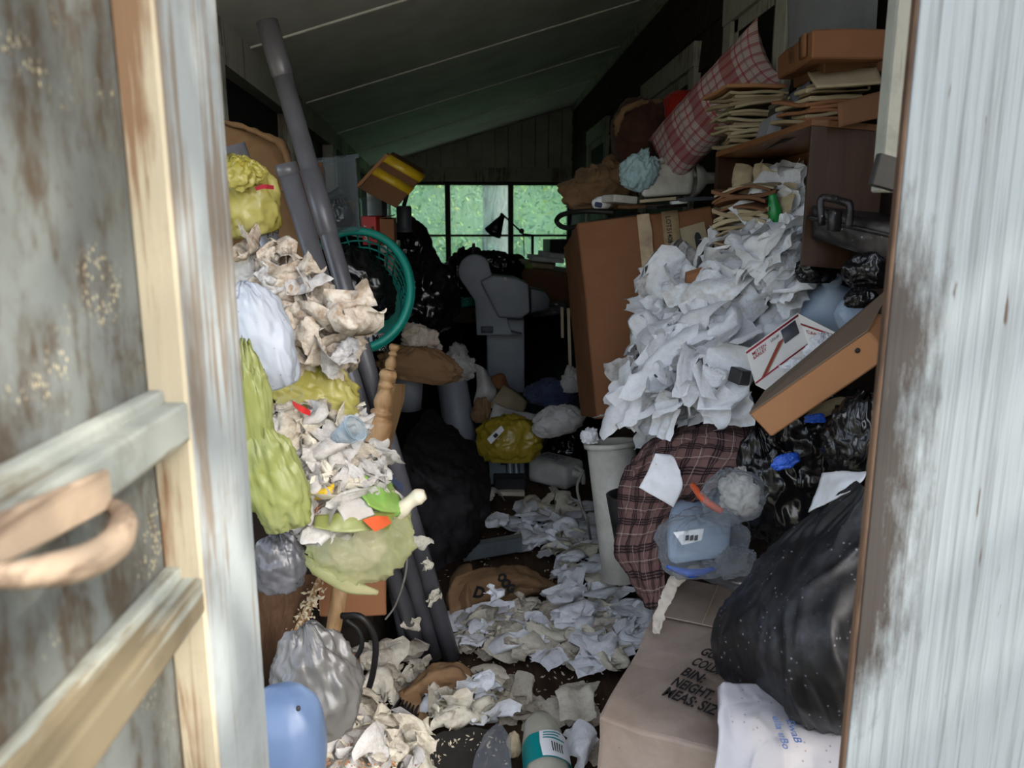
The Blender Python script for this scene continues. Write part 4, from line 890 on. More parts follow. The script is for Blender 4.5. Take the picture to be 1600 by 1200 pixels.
for i, (x, y, d, wx, wy, mt, lb_) in enumerate(((1030, 312, 3.05, .14, .10, OLD_PAPER, 'tan envelope on the tall carton below the white jug'), (1060, 316, 3.0, .06, .05, BARCODE, 'small white card under the white jug'),
                                              (1085, 311, 2.98, .12, .08, GREY_DARK, 'dark metal hinge strip at the edge of the tall carton'), (1000, 322, 3.1, .16, .08, CARD_DARK, 'flattened brown packet under the white tray'), (1042, 322, 3.0, .2, .05, BLACK_PLASTIC, 'black strap lying along the top of the tall carton'))):
    solo(('envelope', 'paper_card', 'metal_strip', 'packet', 'black_strap')[i], lb_, ('envelope', 'card', 'strip', 'packet', 'strap')[i], cbox(P(x, y, d), (wx, wy, .012), rot(3, -4, 15*i-20), bev=.002), mt, False)
# white jug lying on its side
wj = T('water_jug', 'dirty white plastic jug lying on the tall carton under the plaid pillow', 'jug', P(1052, 306, 2.95))
Oj, Aj, Cj = P(1000, 308, 3.06), P(1112, 302, 3.08), P(1006, 256, 3.10)
jm = abox(Oj, (Aj-Oj)*.72, np.array([.05, .16, .0]), Cj-Oj, .022, 2, .004, 5, 3); wj.part('body', jm, WHITE_PLASTIC)
mid = Oj+(Aj-Oj)*.72+(Cj-Oj)*.5+np.array([.025, .08, 0]); wj.part('shoulder', lathe([(-.15, .075), (.05, .07), (.35, .05), (.6, .024), (1, .022), (1, .001)], mid, mid+(Aj-Oj)*.30, 24), WHITE_PLASTIC)
wj.part('handle', tube([P(1022, 258, 3.12), P(1044, 248, 3.13), P(1072, 258, 3.13), P(1086, 276, 3.14)], .012, 10, True, 20), WHITE_PLASTIC)
rag('pale blue cloth wedged beside the white jug', 998, 274, 3.1, 52, 60, PALE_BLUE_CLOTH, 103, tilt=20)
rag('tan rags trailing in front of the far wall window', 962, 268, 3.6, 40, 40, TAN_SACK, 104)
# brown sack, red bag, pillow
bs = T('brown_sack', 'dark brown sack with a pale rolled rim under the middle window', 'sack', P(1003, 250, 3.5))
bs.part('body', blob(P(1006, 214, 3.45), (.135, .12, .145), 105, .12, .08), BROWN_SACK)
rv, rf = tube([P(963, 215, 3.4), P(966, 188, 3.38), P(985, 168, 3.38), P(1015, 164, 3.4), P(1045, 160, 3.45)], [.012, .016, .014, .018, .012], 8, True, 36); rv += .01*np.stack([ridge(rv*20, i, 2)-.4 for i in range(3)], 1)
bs.part('rolled_rim', (rv, rf), TAN_SACK)
bag('dark red bag behind the plaid pillow', 1070, 172, 3.35, 56, 52, RED_CLOTH, 106, .8, 0, name='red_bag', pw=.6)
cP = P(1108, 176, 2.95); axv = (P(1196, 84, 2.66)-P(1020, 268, 3.22))/2; ayv = (P(1144, 208, 2.85)-P(1082, 144, 3.02))/2; ayv = ayv-unit(axv)*np.dot(ayv, unit(axv))
nz = np.cross(axv, ayv); nz = unit(nz)*.07
pv_ = cushion(cP, axv, ayv, nz, 4); solo('plaid_pillow', 'red and white plaid pillow slanting over the stacked papers', 'pillow', (pv_[0], pv_[1]), PILLOW, uv=pv_[2])
# cartons at the top
tc = carton('long_carton', 'long brown cardboard carton on top of the pile by the door jamb', 'box', (1268, 93, 1.92), (1388, 91, 1.92), (1216, 125, 2.42), (1268, 46, 1.92), CARD)
tc.part('lettering', on_plane(text('CHINA', 1.0), tc.O+tc.b*.45+tc.c*.9-np.array([.004, 0, 0]), -tc.c*.2, tc.b*.14, .004), INK)
tc.part('tape', onface(tc.O-np.array([.003, 0, 0]), tc.b, tc.c, .1, .26, .2, 1.0, .003), CARD)
carton('flat_carton', 'shaded brown cardboard carton under the long one', 'box', (1288, 116, 2.02), (1384, 112, 1.99), (1240, 138, 2.40), (1288, 94, 2.02), CARD_DARK)
solo('plastic_sheet', 'pale grey-blue plastic panel standing behind the long carton', 'panel', prism([P(1234, 100, 2.48), P(1230, -40, 2.48), P(1374, -40, 1.97), P(1368, 70, 1.97)], (.01, .03, 0), .002), GREY_PLASTIC, False)
solo('panel_strip', 'narrow raised strip down the grey-blue panel', 'strip', prism([P(1284, 60, 2.27), P(1284, -40, 2.27), P(1288, -40, 2.26), P(1288, 60, 2.26)], (0, .01, 0), .001), WHITE_PLASTIC, False)
ORD = 'first second third fourth fifth sixth seventh eighth ninth tenth eleventh twelfth thirteenth fourteenth fifteenth sixteenth seventeenth'.split()
def papers(label, cx0, cx1, y0, y1, d0, d1, n, seed, mats, group, name='folded_paper', cat='paper', slant=0.0, th=None):
    """a stack of folded papers between two heights; every one its own object"""
    r = random.Random(seed)
    for i in range(n):
        t = i/(n-1); py = y1+(y0-y1)*t; d = d0+(d1-d0)*t; p0 = P(cx0+r.uniform(-7, 7)+slant*t, py, d); p1 = P(cx1+r.uniform(-7, 7)+slant*t, py+r.uniform(-4, 4), d)
        a_ = p1-p0; a_[2] += r.uniform(-.012, .012); b_ = np.array([r.uniform(-.02, .05), .2, r.uniform(-.01, .03)]); h_ = mpp(p0)*abs(y1-y0)/(n-1)*r.uniform(.75, 1.15)
        v, f = abox(p0, a_, b_, (0, 0, h_), h_*.25, 5, 0.0, 0, 1); v[:, 2] += .010*pnoise(v*[9, 6, 3], seed+i)+.006*r.choice((-1, 1))*np.abs((v[:, 0]-p0[0])/.2-.4)
        solo(name, label[0] if i == n-1 else ORD[n-1-i]+' from the top of the '+label[1], cat, (v, f), r.choice(mats), False, group)
papers(('topmost folded paper of the stack beside the plaid pillow', 'yellowed folded papers stacked beside the plaid pillow'), 1142, 1226, 140, 236, 2.36, 2.42, 17, 5, (OLD_PAPER, FOLDER, OLD_PAPER, CARD_TAN), 'folded papers beside the pillow', slant=0)
papers(('topmost brown paper under the curled pale sheet', 'papers stacked on the shelf unit by the jamb'), 1256, 1345, 136, 194, 1.98, 1.98, 10, 6, (OLD_PAPER, FOLDER, CARD), 'papers on the shelf unit', slant=10)
v, f = pnet([[(1262, 116, 2.10), (1300, 111, 2.06), (1370, 108, 1.98)], [(1268, 127, 2.0), (1310, 123, 1.98), (1374, 120, 1.95)], [(1276, 138, 1.94), (1320, 136, 1.93), (1378, 132, 1.92)]], 20, 12)
solo('curled_sheet', 'large pale curled sheet on top of the brown papers', 'paper', solidify(v, 20, 12, .006), OLD_PAPER)
v, f = pnet([[(1308, 162, 1.90), (1350, 150, 1.90), (1388, 140, 1.90)], [(1310, 200, 1.88), (1350, 190, 1.88), (1390, 182, 1.88)]], 12, 8)
solo('brown_envelope', 'large brown envelope leaning at the front of the paper stack', 'envelope', solidify(v, 12, 8, .004), CARD_DARK)
solo('binder', 'black ring binder standing between the two paper stacks', 'binder', abox(P(1222, 225, 2.12), P(1248, 212, 2.08)-P(1222, 225, 2.12), (.03, .24, 0), P(1236, 152, 2.14)-P(1222, 225, 2.12), .004), BLACK_PLASTIC, False)
solo('binder', 'silver-grey folder leaning on the black binder', 'folder', abox(P(1192, 228, 2.22), P(1216, 218, 2.16)-P(1192, 228, 2.22), (.03, .2, 0), P(1206, 180, 2.24)-P(1192, 228, 2.22), .003), GREY_PLASTIC, False)
v, f = pnet([[(1236, 150, 2.12), (1250, 140, 2.10), (1268, 128, 2.06)], [(1240, 166, 2.10), (1256, 152, 2.08), (1272, 142, 2.04)]], 8, 6); solo('grey_magazine', 'curled dark grey magazine beside the black binder', 'magazine', solidify(v, 8, 6, .008), GREY_DARK)
# shelf unit
su = T('shelf_unit', 'brown wooden shelf unit stuffed with papers by the door jamb', 'shelf unit', P(1250, 400, 2.35))
T1, T2, T3 = P(1118, 246, 2.45), P(1268, 196, 1.93), P(1386, 206, 1.92)
hgt = np.array([0, 0, P(1118, 246, 2.45)[2]-P(1118, 420, 2.45)[2]])
sb = np.array([.24, .10, 0])
su.part('top_board', prism([T1, T2, T3, T3+np.array([.0, .4, 0]), T1+np.array([.25, .1, 0])], (0, 0, .016), .002), SHELF_WOOD, smooth=False)
su.part('side_board', prism([T2, T3, T3-np.array([0, 0, .34]), T2-np.array([0, 0, .34])], (.004, .018, 0), .002), DARK_WOOD, smooth=False)
su.part('far_side_board', prism([T1, T1+sb, T1+sb-hgt, T1-hgt], (.004, -.016, 0), .002), DARK_WOOD, smooth=False)
su.part('back_board', prism([T1+sb*.95, T3+np.array([-.01, .36, 0]), T3+np.array([-.01, .36, -.34]), T1+sb*.95-hgt], (.012, .006, 0), .001), SHELF_WOOD, smooth=False)
def folders():
    r = random.Random(8)
    for i in range(15):
        t = i/14; py = 398-96*t; p0 = P(1118+r.uniform(-8, 6), py+r.uniform(-4, 4), 2.42-.02*t); p1 = P(1206+r.uniform(-12, 8), py+r.uniform(-12, 10)-8, 2.26)
        a_ = p1-p0; v, f = abox(p0, a_, (.10, .14, r.uniform(-.02, .03)), (0, 0, r.uniform(.006, .013)), .001, 6, 0, 0)
        s_ = (v-p0)@unit(a_)/np.linalg.norm(a_); v[:, 2] += r.uniform(-.03, .03)*np.sin(s_*3.1)+.004*pnoise(v*12, i)
        solo('folder', ORD[14-i]+' from the top of the folders fanned inside the shelf unit' if i < 14 else 'newspaper sheet lying over the folders inside the shelf unit', 'folder' if i < 14 else 'paper', (v, f), r.choice((FOLDER, OLD_PAPER, CARD_DARK, FOLDER)), False, 'folders inside the shelf unit')
folders()
gbt = T('green_bottle', 'green plastic bottle among the papers in the shelf unit', 'bottle', P(1210, 356, 2.27)); A, B = P(1214, 356, 2.27), P(1206, 300, 2.28)
gbt.part('body', lathe([(0, .001), (0, .019), (.5, .021), (.7, .015), (.85, .012), (1, .012), (1, .001)], A, B, 20), GREEN)
# grimy black case
gc = T('tool_case', 'grimy black plastic case with a carrying handle beside the door jamb', 'case', P(1330, 395, 1.85))
cO = P(1268, 376, 1.92); cA = P(1412, 412, 1.72)-cO; cB = np.array([.10, .16, .02]); cC = P(1262, 322, 1.92)-cO
gc.part('body', abox(cO, cA, cB, cC, .012, 4, .008, 3, 2), GRIMY_BLACK)
gc.part('ledge', abox(cO-[.005, .01, 0]+cC*.62, cA*1.0, (0, .02, 0), cC*.13, .004), GRIMY_BLACK)
h0, h1 = P(1284, 352, 1.84), P(1326, 356, 1.78)
gc.part('handle', tube([h0, P(1282, 314, 1.85), P(1292, 309, 1.84), P(1320, 316, 1.79), P(1328, 322, 1.78), h1], .009, 8, True, 30), GRIMY_BLACK)
gc.part('latch', cbox(P(1304, 345, 1.80), (.035, .02, .05), rot(0, 0, 30), bev=.004), GRIMY_BLACK)
# jugs and black film beside the mail box
cj = T('water_jug', 'milky plastic water jug with an open neck behind the printed mail box', 'jug', P(1290, 520, 1.95)); A, B = P(1296, 560, 2.20), P(1300, 432, 2.06)
cj.part('body', lathe([(0, .001), (0, .08), (.05, .088), (.58, .088), (.76, .062), (.86, .028), (.9, .022)], A, B, 36), JUG_PLASTIC)
cj.part('neck', lathe([(.88, .022), (1.0, .022), (1.0, .018), (.85, .017)], A, B, 28), JUG_PLASTIC); cj.part('neck_ring', lathe([(.92, .022), (.93, .026), (.96, .026), (.97, .022)], A, B, 28), JUG_PLASTIC)
bag('milky plastic bottle lying under the long cardboard lid', 1335, 500, 1.86, 70, 56, JUG_PLASTIC, 111, .9, 60, name='plastic_bottle', cat='bottle', lump=.05, crease=.03)
bag('black plastic crumpled over the jug neck', 1366, 425, 1.80, 90, 64, BLACK_BAG, 112, .9, 0, crease=.1)
bag('black plastic scrap behind the jug', 1275, 425, 2.02, 60, 44, BLACK_BAG, 113, .9, 0, crease=.1)
bag('black plastic scrap on the jug shoulder', 1345, 468, 1.76, 50, 34, BLACK_BAG, 114, .9, 0, crease=.1)
# printed mail box
mb = T('mail_box', 'open white printed carton with red borders lying on the paper slope', 'box', P(1200, 598, 1.95))
O = P(1181, 600, 1.93); a = P(1262, 545, 1.99)-O; c = P(1165, 548, 1.98)-O; L = P(1246, 489, 2.05)-(O+c); 
bdep = P(1304, 508, 1.90)-P(1246, 489, 2.05)
inner = m_paper('printed_box_card', lin(226, 224, 220), lin(190, 180, 166), .3, 0, 0)
nL = unit(np.cross(L, c)); nL = -nL if np.dot(nL, CAM-O) > 0 else nL
mp = mb.part('panel', prism([O, O+L, O+L+c, O+c], nL*.003, 0), inner, smooth=False)
mb.part('panel', prism([O+L, O+L+bdep, O+L+bdep+c*.75, O+L+c], (.002, .003, 0), 0), inner, smooth=False)
mb.part('panel', prism([O, O+bdep*.8, O+L+bdep*.8, O+L], (0, .001, -.003), 0), inner, smooth=False)
mb.part('panel', prism([O+bdep*.8, O+L+bdep*.8, O+L+bdep*.8+c*.12, O+bdep*.8+c*.12], (.002, .002, 0), 0), inner, smooth=False)
for u0, u1, v0, v1, mt in ((0, 1, .90, .96, RED_INK), (.0, 1, .0, .045, RED_INK)): mb.part('printed_border', onface(O, L, c, u0, u1, v0, v1), mt, mp)
mb.part('printed_border', onface(O+L, bdep, c*.75, 0, 1, .82, .90), RED_INK)
mb.part('lettering', on_plane(text('MITTEN\nSARLEY', 1.0, 'LEFT', .9), O+L*.07+c*.74, L*.075, c*.13, .004), RED_INK, mp)
mb.part('lettering', on_plane(text('LESLEE', 1.0), O+L*.42+c*.74, L*.055, c*.10, .004), INK, mp)
mb.part('lettering', on_plane(text('CARLSON', 1.0), O+L+bdep*.12+c*.42, bdep*.16, c*.16, .004), RED_INK)
mb.part('printed_panel', onface(O, L, c, .64, .92, .45, .86, .002), GREY_DARK)
for q in range(3): mb.part('printed_stripe', prism([O+L*(.10+.04*q)+c*.03, O+L*(.14+.04*q)+c*.03, O+L*(.60+.05*q)+c*.62, O+L*(.55+.05*q)+c*.62], -nL*.0015, 0), (CARD, RED_INK, FOLDER)[q], smooth=False)
rag('white cloth bulging out of the printed mail box', 1286, 548, 1.86, 44, 44, WHITE_CLOTH, 115, dep=.7)
rag('white cloth spilling over the mail box edge', 1256, 574, 1.85, 56, 26, WHITE_CLOTH, 116, dep=.7)
solo('black_box', 'small black box beside the printed mail box', 'box', cbox(P(1160, 588, 2.0), (.055, .05, .04), rot(6, 8, 20), bev=.003), BLACK_PLASTIC, False)
# long cardboard lid
ll = T('cardboard_tray', 'long brown cardboard lid sloping down against the door jamb', 'box', P(1210, 684, 1.72))
O = P(1204, 684, 1.70); a = P(1392, 556, 1.62)-O; c = P(1171, 648, 1.71)-O; b = P(1196, 614, 1.80)-P(1171, 648, 1.71)
ll.part('body', abox(O, a, b, c, .004, 3, .002, 2), CARD_TAN, smooth=False)
ll.part('top_panel', prism([O+c*1.01, O+a+c*1.01, P(1394, 448, 1.72), P(1194, 614, 1.80)], (0, .002, .004), .001), CARD_SIDE, smooth=False)
cj_ = O+a*.86+c*.72; ll.part('punched_hole', lathe([(0, .001), (0, .006), (1, .006)], cj_-[0, .003, 0], cj_-[0, .0015, 0], 12), INK)
bag('manila envelope sticking out under the long cardboard lid', 1290, 640, 1.76, 70, 22, FOLDER, 117, .9, -28, name='envelope', cat='envelope', lump=.05, crease=.05)
# black film bags
bag('shiny crinkled black bag under the long cardboard lid', 1285, 700, 1.86, 190, 150, BLACK_BAG, 121, .8, -15, crease=.13, fine=.03, lump=.22)
bag('shiny black bag folds beside the plaid shirt', 1215, 770, 1.86, 120, 170, BLACK_BAG, 122, .8, -20, crease=.13, fine=.03, lump=.22)
bag('black bag wedged against the jamb above the dusty bag', 1350, 690, 1.6, 110, 130, BLACK_BAG, 123, .8, 0, crease=.13, fine=.03, lump=.22)
rag('bright blue scrap showing through the black film', 1228, 722, 1.74, 38, 22, BRIGHT_BLUE, 124, dep=.6, tilt=-20)
rag('bright blue scrap under the manila envelope', 1275, 655, 1.72, 30, 14, BRIGHT_BLUE, 125, dep=.6)
v, f = pnet([[(1352, 735, 1.5), (1315, 738, 1.55), (1285, 740, 1.6)], [(1350, 748, 1.48), (1308, 760, 1.52), (1276, 770, 1.58)], [(1330, 768, 1.48), (1295, 785, 1.52), (1262, 800, 1.57)]], 16, 12)
solo('pale_blue_sheet', 'pale blue-white sheet draped on the crinkled black bag', 'cloth', solidify(wrinkle(v, 16, 12, .008, 15, 4), 16, 12, .002), WHITE_CLOTH)
# plaid shirt
NS, MS = 70, 60
rows = [[(1000, 700, 2.25), (1060, 664, 2.22), (1130, 654, 2.12), (1200, 672, 1.98)],
        [(985, 722, 2.22), (1048, 690, 2.10), (1130, 690, 1.98), (1204, 712, 1.88)],
        [(975, 742, 2.18), (1035, 730, 2.04), (1115, 730, 1.92), (1196, 735, 1.85)],
        [(968, 768, 2.16), (1022, 775, 2.02), (1090, 768, 1.92), (1150, 752, 1.88)],
        [(966, 810, 2.14), (1010, 815, 2.02), (1052, 800, 1.97), (1088, 778, 1.93)],
        [(962, 865, 2.12), (998, 870, 2.0), (1034, 862, 1.97), (1044, 850, 1.96)],
        [(985, 905, 2.08), (1008, 915, 1.99), (1030, 916, 1.96), (1040, 912, 1.96)],
        [(1005, 945, 2.04), (1016, 952, 1.98), (1028, 950, 1.95), (1036, 938, 1.95)]]
v, f = pnet(rows, NS, MS); v = wrinkle(v, NS, MS, .022, 8, 7, .5, (1.6, 1.6, .8), .35)
g = v.reshape(MS, NS, 3); du = np.r_[0, np.cumsum(np.linalg.norm(np.diff(g[MS//4], axis=0), axis=1))]; dv = np.r_[0, np.cumsum(np.linalg.norm(np.diff(g[:, NS//2], axis=0), axis=1))]
uv = np.stack(np.meshgrid(du*2.6, dv*2.6), -1).reshape(-1, 2); uv = uv + .05*np.stack([pnoise(v*4, 3), pnoise(v*4, 5)], 1)
s_, f_ = solidify(v, NS, MS, .006); solo('plaid_shirt', 'brown plaid shirt thrown over the bags beside the black film', 'shirt', (s_, f_), SHIRT, uv=np.vstack([uv, uv]))
v, f = pnet([[(1024, 708, 1.98), (1050, 712, 1.97), (1062, 735, 1.93)], [(1010, 740, 1.95), (1036, 745, 1.93), (1066, 760, 1.90)], [(998, 762, 1.95), (1030, 780, 1.92), (1052, 793, 1.90)]], 18, 18)
solo('white_paper', 'square white paper towel lying on the plaid shirt', 'paper', solidify(wrinkle(v, 18, 18, .012, 14, 9, .6), 18, 18, .0012), PAPER)
bf = T('clear_bag', 'clear bag of grey stuffing showing under the shirt hem', 'bag', P(1150, 810, 1.82))
bf.part('film', blob(P(1146, 778, 1.80), (.078, .06, .068), 131, .12, .08, R=rot(0, -20, 0), fine=.0), CLEAR_FILM)
bf.part('contents', blob(P(1160, 775, 1.83), (.05, .04, .056), 132, .2, .16, fine=.1), GREY_CLOTH, label='crumpled grey stuffing inside the bag')
solo('orange_strap', 'orange-red strap under the shirt hem', 'strap', tube([P(1082, 758, 1.86), P(1100, 780, 1.80), P(1128, 800, 1.78)], [.008, .01, .008], 8, True, 16), ORANGE)
jb2 = T('bagged_jug', 'milky jug with a paper label inside a clear bag below the shirt', 'jug', P(1100, 890, 1.85))
A, B = P(1050, 872, 1.80), P(1150, 838, 1.84); Rj = frame(B-A, (0, 0, 1))
jm = abox(P(1041, 886, 1.76), P(1140, 874, 1.79)-P(1041, 886, 1.76), (.03, .12, .02), P(1048, 818, 1.83)-P(1041, 886, 1.76), .024, 2, .003, 4, 3); jb2.part('body', jm, JUG_PLASTIC)
Olb = P(1054, 846, 1.79); ex = P(1100, 842, 1.79)-Olb; ey = P(1060, 828, 1.83)-Olb
jb2.part('paper_label', prism([P(1052, 832, 1.755), P(1100, 826, 1.765), P(1096, 844, 1.745), P(1066, 852, 1.74)], (0, .002, 0), 0), BARCODE, smooth=False)
for q in range(3): jb2.part('barcode', prism([P(1072+q*7, 837, 1.742), P(1077+q*7, 836, 1.742), P(1076+q*7, 844, 1.739), P(1071+q*7, 845, 1.739)], (0, .0015, 0), 0), INK, smooth=False)
jb2.part('bag_film', blob(P(1098, 850, 1.81), (.108, .10, .074), 133, .10, .07, R=rot(0, -12, 0), fine=.0, pw=.75), CLEAR_FILM)
solo('blue_plastic', 'dark blue plastic edge under the bagged jug', 'plastic', tube([P(1042, 885, 1.76), P(1080, 896, 1.74), P(1120, 888, 1.76)], [.004, .012, .004], 8, True, 18), BRIGHT_BLUE)
bag('clear crinkled wrapper to the right of the bagged jug', 1150, 880, 1.74, 56, 44, CLEAR_FILM, 134, .8, -20, crease=.22, name='wrapper', cat='wrapper')
bag('grey translucent bag under the clear wrapper', 1140, 896, 1.80, 90, 50, GREY_BAG, 135, .8, 15, crease=.2)
# strap, tall bin
up_ = np.array([0, 0, 1.0]); cl_ = crom([P(1150, 915, 1.82), P(1125, 897, 1.86), P(1090, 894, 1.88), P(1056, 908, 1.86), P(1040, 936, 1.83), P(1030, 966, 1.79), P(1022, 992, 1.75)], 50)
tg_ = np.gradient(cl_, axis=0); sd2 = np.cross(tg_, up_+np.array([0, -.5, 0])); sd2 /= np.linalg.norm(sd2, axis=1)[:, None]; wd2 = (.020*(1-.45*np.linspace(0, 1, 50)))[:, None]
v = np.vstack([cl_+sd2*wd2*q for q in np.linspace(-1, 1, 9)]); v = v+.006*np.stack([ridge(v*[30, 30, 14], i, 2)-.4 for i in range(3)], 1)
solo('cloth_strip', 'twisted cream cloth strip curling over the stencilled carton', 'cloth', solidify(v, 50, 9, .003), DIRTY_CLOTH)
tb_ = T('tall_bin', 'tall off-white plastic bin standing in front of the tall carton', 'bin', PZ(945, 900, .0)); A, B = P(954, 908, 2.55), P(934, 692, 2.62)
tb_.part('body', lathe([(0, .001), (0, .075), (1, .088), (1, .08), (.02, .068), (.02, .001)], A+[.05, .02, 0], B+[.05, .02, 0], 32), WHITE_PLASTIC)
tb_.part('rim', lathe([(.965, .088), (.965, .098), (1.0, .098), (1.0, .086)], A+[.05, .02, 0], B+[.05, .02, 0], 32), WHITE_PLASTIC)
solo('black_bucket', 'black curved plastic pail behind the plaid shirt', 'pail', lathe([(0, .001), (0, .07), (1, .09), (1, .082), (.03, .06)], P(1000, 870, 2.22), P(992, 770, 2.24), 24), BLACK_PLASTIC)
solo('white_lump', 'small white lump on the bin rim', 'tissue', blob(P(921, 683, 2.6), (.028, .026, .026), 140, .3, .2), PAPER)
solo('grey_wire', 'pale wire looping beside the tall bin', 'wire', tube([P(912, 735, 3.0), P(902, 760, 2.95), P(908, 790, 2.9), P(918, 815, 2.86), PZ(924, 850, .01)], .006, 8, True, 24), CABLE)
# black pole on the paper slope
solo('black_pole', 'black pole lying diagonally up the paper slope', 'pole', tube([P(978, 655, 2.36), P(1034, 590, 2.28), P(1098, 505, 2.28)], [.012, .015, .012], 10, True, 12), BLACK_PLASTIC)
for i, (p, q, w_) in enumerate((((1072, 445, 2.42), (1140, 425, 2.38), .03), ((1092, 490, 2.36), (1100, 436, 2.4), .03), ((1078, 535, 2.34), (1100, 500, 2.34), .025))):
    p, q = P(*p), P(*q); solo('cardboard_strip', ('brown cardboard strip across the top of the paper slope', 'upright brown cardboard strip between the paper heaps', 'short brown cardboard strip above the black pole')[i], 'cardboard', abox(p, q-p, (0, .02, .01), (0, -.004, w_) if i == 0 else (w_, .004, 0), .001), CARD, False)
solo('drinking_straw', 'white drinking straw standing among the papers above the shirt', 'straw', tube([P(1078, 650, 2.06), P(1074, 618, 2.08)], .003, 8), PAPER)
# dusty black bag
db = T('dusty_black_bag', 'big dusty black rubbish bag slumped against the door jamb', 'bag', P(1260, 1130, 1.42))
NS, MS = 70, 80
rows = [[(1340, 752, 1.50), (1350, 760, 1.44), (1365, 770, 1.40), (1390, 780, 1.42)],
        [(1228, 838, 1.66), (1275, 840, 1.50), (1330, 850, 1.38), (1390, 870, 1.38)],
        [(1172, 900, 1.66), (1225, 905, 1.44), (1300, 920, 1.32), (1390, 940, 1.33)],
        [(1122, 975, 1.62), (1190, 985, 1.38), (1285, 1005, 1.26), (1390, 1030, 1.28)],
        [(1128, 1045, 1.58), (1200, 1055, 1.36), (1290, 1080, 1.25), (1390, 1100, 1.27)],
        [(1175, 1085, 1.54), (1235, 1110, 1.38), (1300, 1140, 1.30), (1390, 1160, 1.30)],
        [(1200, 1080, 1.66), (1260, 1105, 1.56), (1320, 1135, 1.48), (1390, 1150, 1.46)]]
v, f = pnet(rows, NS, MS); nn = normals(v, NS, MS); nn *= np.sign((nn*(CAM-v)).sum(1))[:, None]
uu, vv = np.meshgrid(np.linspace(0, 1, NS), np.linspace(0, 1, MS)); uu, vv = uu.ravel(), vv.ravel()
wv = .35*pnoise(np.stack([uu*3, vv*3, uu*0], 1), 8)
k = np.clip(1-np.abs(pnoise(np.stack([(uu+.4*vv)*6+wv*2, vv*1.3+uu*.6, uu*0], 1), 5)), 0, 1)**6*.016+np.clip(1-np.abs(pnoise(np.stack([(uu-.2*vv)*11+wv*3, vv*2.2, uu*0+3], 1), 6)), 0, 1)**5*.007+.010*fbm(v*5, 9, 2)
db.part('body', (v+nn*k[:, None], f), DUSTY_BAG)
# stencilled carton: top face seen from above
sc = T('stencilled_carton', 'weathered cardboard carton with black stencilled lettering at the front', 'box', PZ(1030, 1150, .1))
ZT = .47
q0, q1 = PZ(936, 1122, ZT), PZ(1052, 908, ZT); e1 = q1-q0; e2 = np.array([e1[1], -e1[0], 0]); e2 = unit(e2)*.36
sc.part('body', abox(q0-[0, 0, .42], e2, e1, np.array([0, 0, .42]), .008, 8, .010, 9, 2), CARD_GREY, smooth=False)
fl0 = q0+e1*.60; flp = sc.part('flap', abox(q0+e1*.66+[0, 0, .008], e2*1.0, e1*.345, np.array([0, 0, .004]), .001, 3, .002, 3), CARD_GREY, smooth=False)
sc.part('tape', abox(q0+e1*.66+e2*.36+[0, 0, .014], e2*.006, e1*.34, np.array([0, 0, .001]), 0), TAPE, flp, smooth=False)
for i, (s, px_, py_, pe, pf) in enumerate((('GUA', 1092, 1014, 1124, 1027), ('COLDA', 1078, 1030, 1128, 1050), ('BIN:', 1062, 1046, 1096, 1060), ('NEIGHT.', 1047, 1062, 1110, 1087), ('MEAS: SIZ', 1033, 1078, 1116, 1111))):
    A_ = PZ(px_, py_+7, ZT+.013); B_ = PZ(pe, pf+7, ZT+.013); ex = unit(B_-A_); ey = np.array([-ex[1], ex[0], 0]); tv, tf = text(s, 1.0, bold=.03)
    wd = tv[:, 0].max(); k = np.linalg.norm(B_-A_)/wd; tv = tv*[1, 1, 1]; sc.part('lettering', (A_+np.outer(tv[:, 0], ex*k)+np.outer(tv[:, 1], ey*.054), tf), INK, smooth=False)
# feed sack
fs = T('feed_sack', 'crumpled white woven sack with blue printing at the foot of the jamb', 'sack', PZ(1230, 1180, .2))
v, f = pnet([[(1120, 1075, 1.42), (1180, 1085, 1.42), (1250, 1100, 1.42), (1345, 1120, 1.38)], [(1122, 1120, 1.37), (1190, 1120, 1.36), (1255, 1135, 1.36), (1345, 1150, 1.33)],
             [(1122, 1160, 1.33), (1190, 1162, 1.31), (1260, 1175, 1.31), (1345, 1190, 1.28)], [(1115, 1210, 1.30), (1190, 1215, 1.27), (1260, 1225, 1.27), (1345, 1235, 1.24)]], 50, 40)
v = wrinkle(v, 50, 40, .020, 4.5, 14, .4, (1, 1, 1), .12); fs.part('body', solidify(v, 50, 40, .03), FEED)
for i, (s, x0, y0, x1, y1) in enumerate((('ella uBo', 1206, 1118, 1224, 1170), ('EwaB', 1228, 1124, 1242, 1160))):
    A_, B_ = P(x0, y0, 1.315), P(x1, y1, 1.275); ex = B_-A_; tv, tf = text(s, 1.0); k = 1/tv[:, 0].max(); up = -np.array([-1.0, .1, .1])*.022
    fs.part('lettering', (A_+np.outer(tv[:, 0]*k, ex)+np.outer(tv[:, 1], up), tf), BLUE_INK, smooth=False)

# ------------------------------------------------------------------ far end and middle of the floor
gm = T('grey_machine', 'grey plastic machine with a rounded arm on a square post', 'machine', P(790, 614, 5.3))
O = P(762, 616, 5.2); gm.part('post', abox(O, P(820, 614, 5.2)-O, (0, .3, 0), P(760, 500, 5.2)-O, .012, 0, 0, 0, 2), GREY_PLASTIC)
arc = [(716+26*(1-math.cos(t)), 424-26*math.sin(t)) for t in np.linspace(-.5, 2.5, 12)]
gm.part('arm', pprism(arc+[(770, 436), (800, 520), (818, 524), (745, 524), (742, 470)], 5.05, .14, .012), GREY_PLASTIC)
gm.part('housing', pprism([(750, 440), (770, 430), (806, 434), (826, 444), (828, 488), (814, 498), (779, 496)], 4.98, .22, .014), GREY_PLASTIC)
gm.part('end_cap', pprism([(828, 450), (852, 455), (860, 466), (858, 482), (830, 490)], 5.05, .18, .01), GREY_DARK)
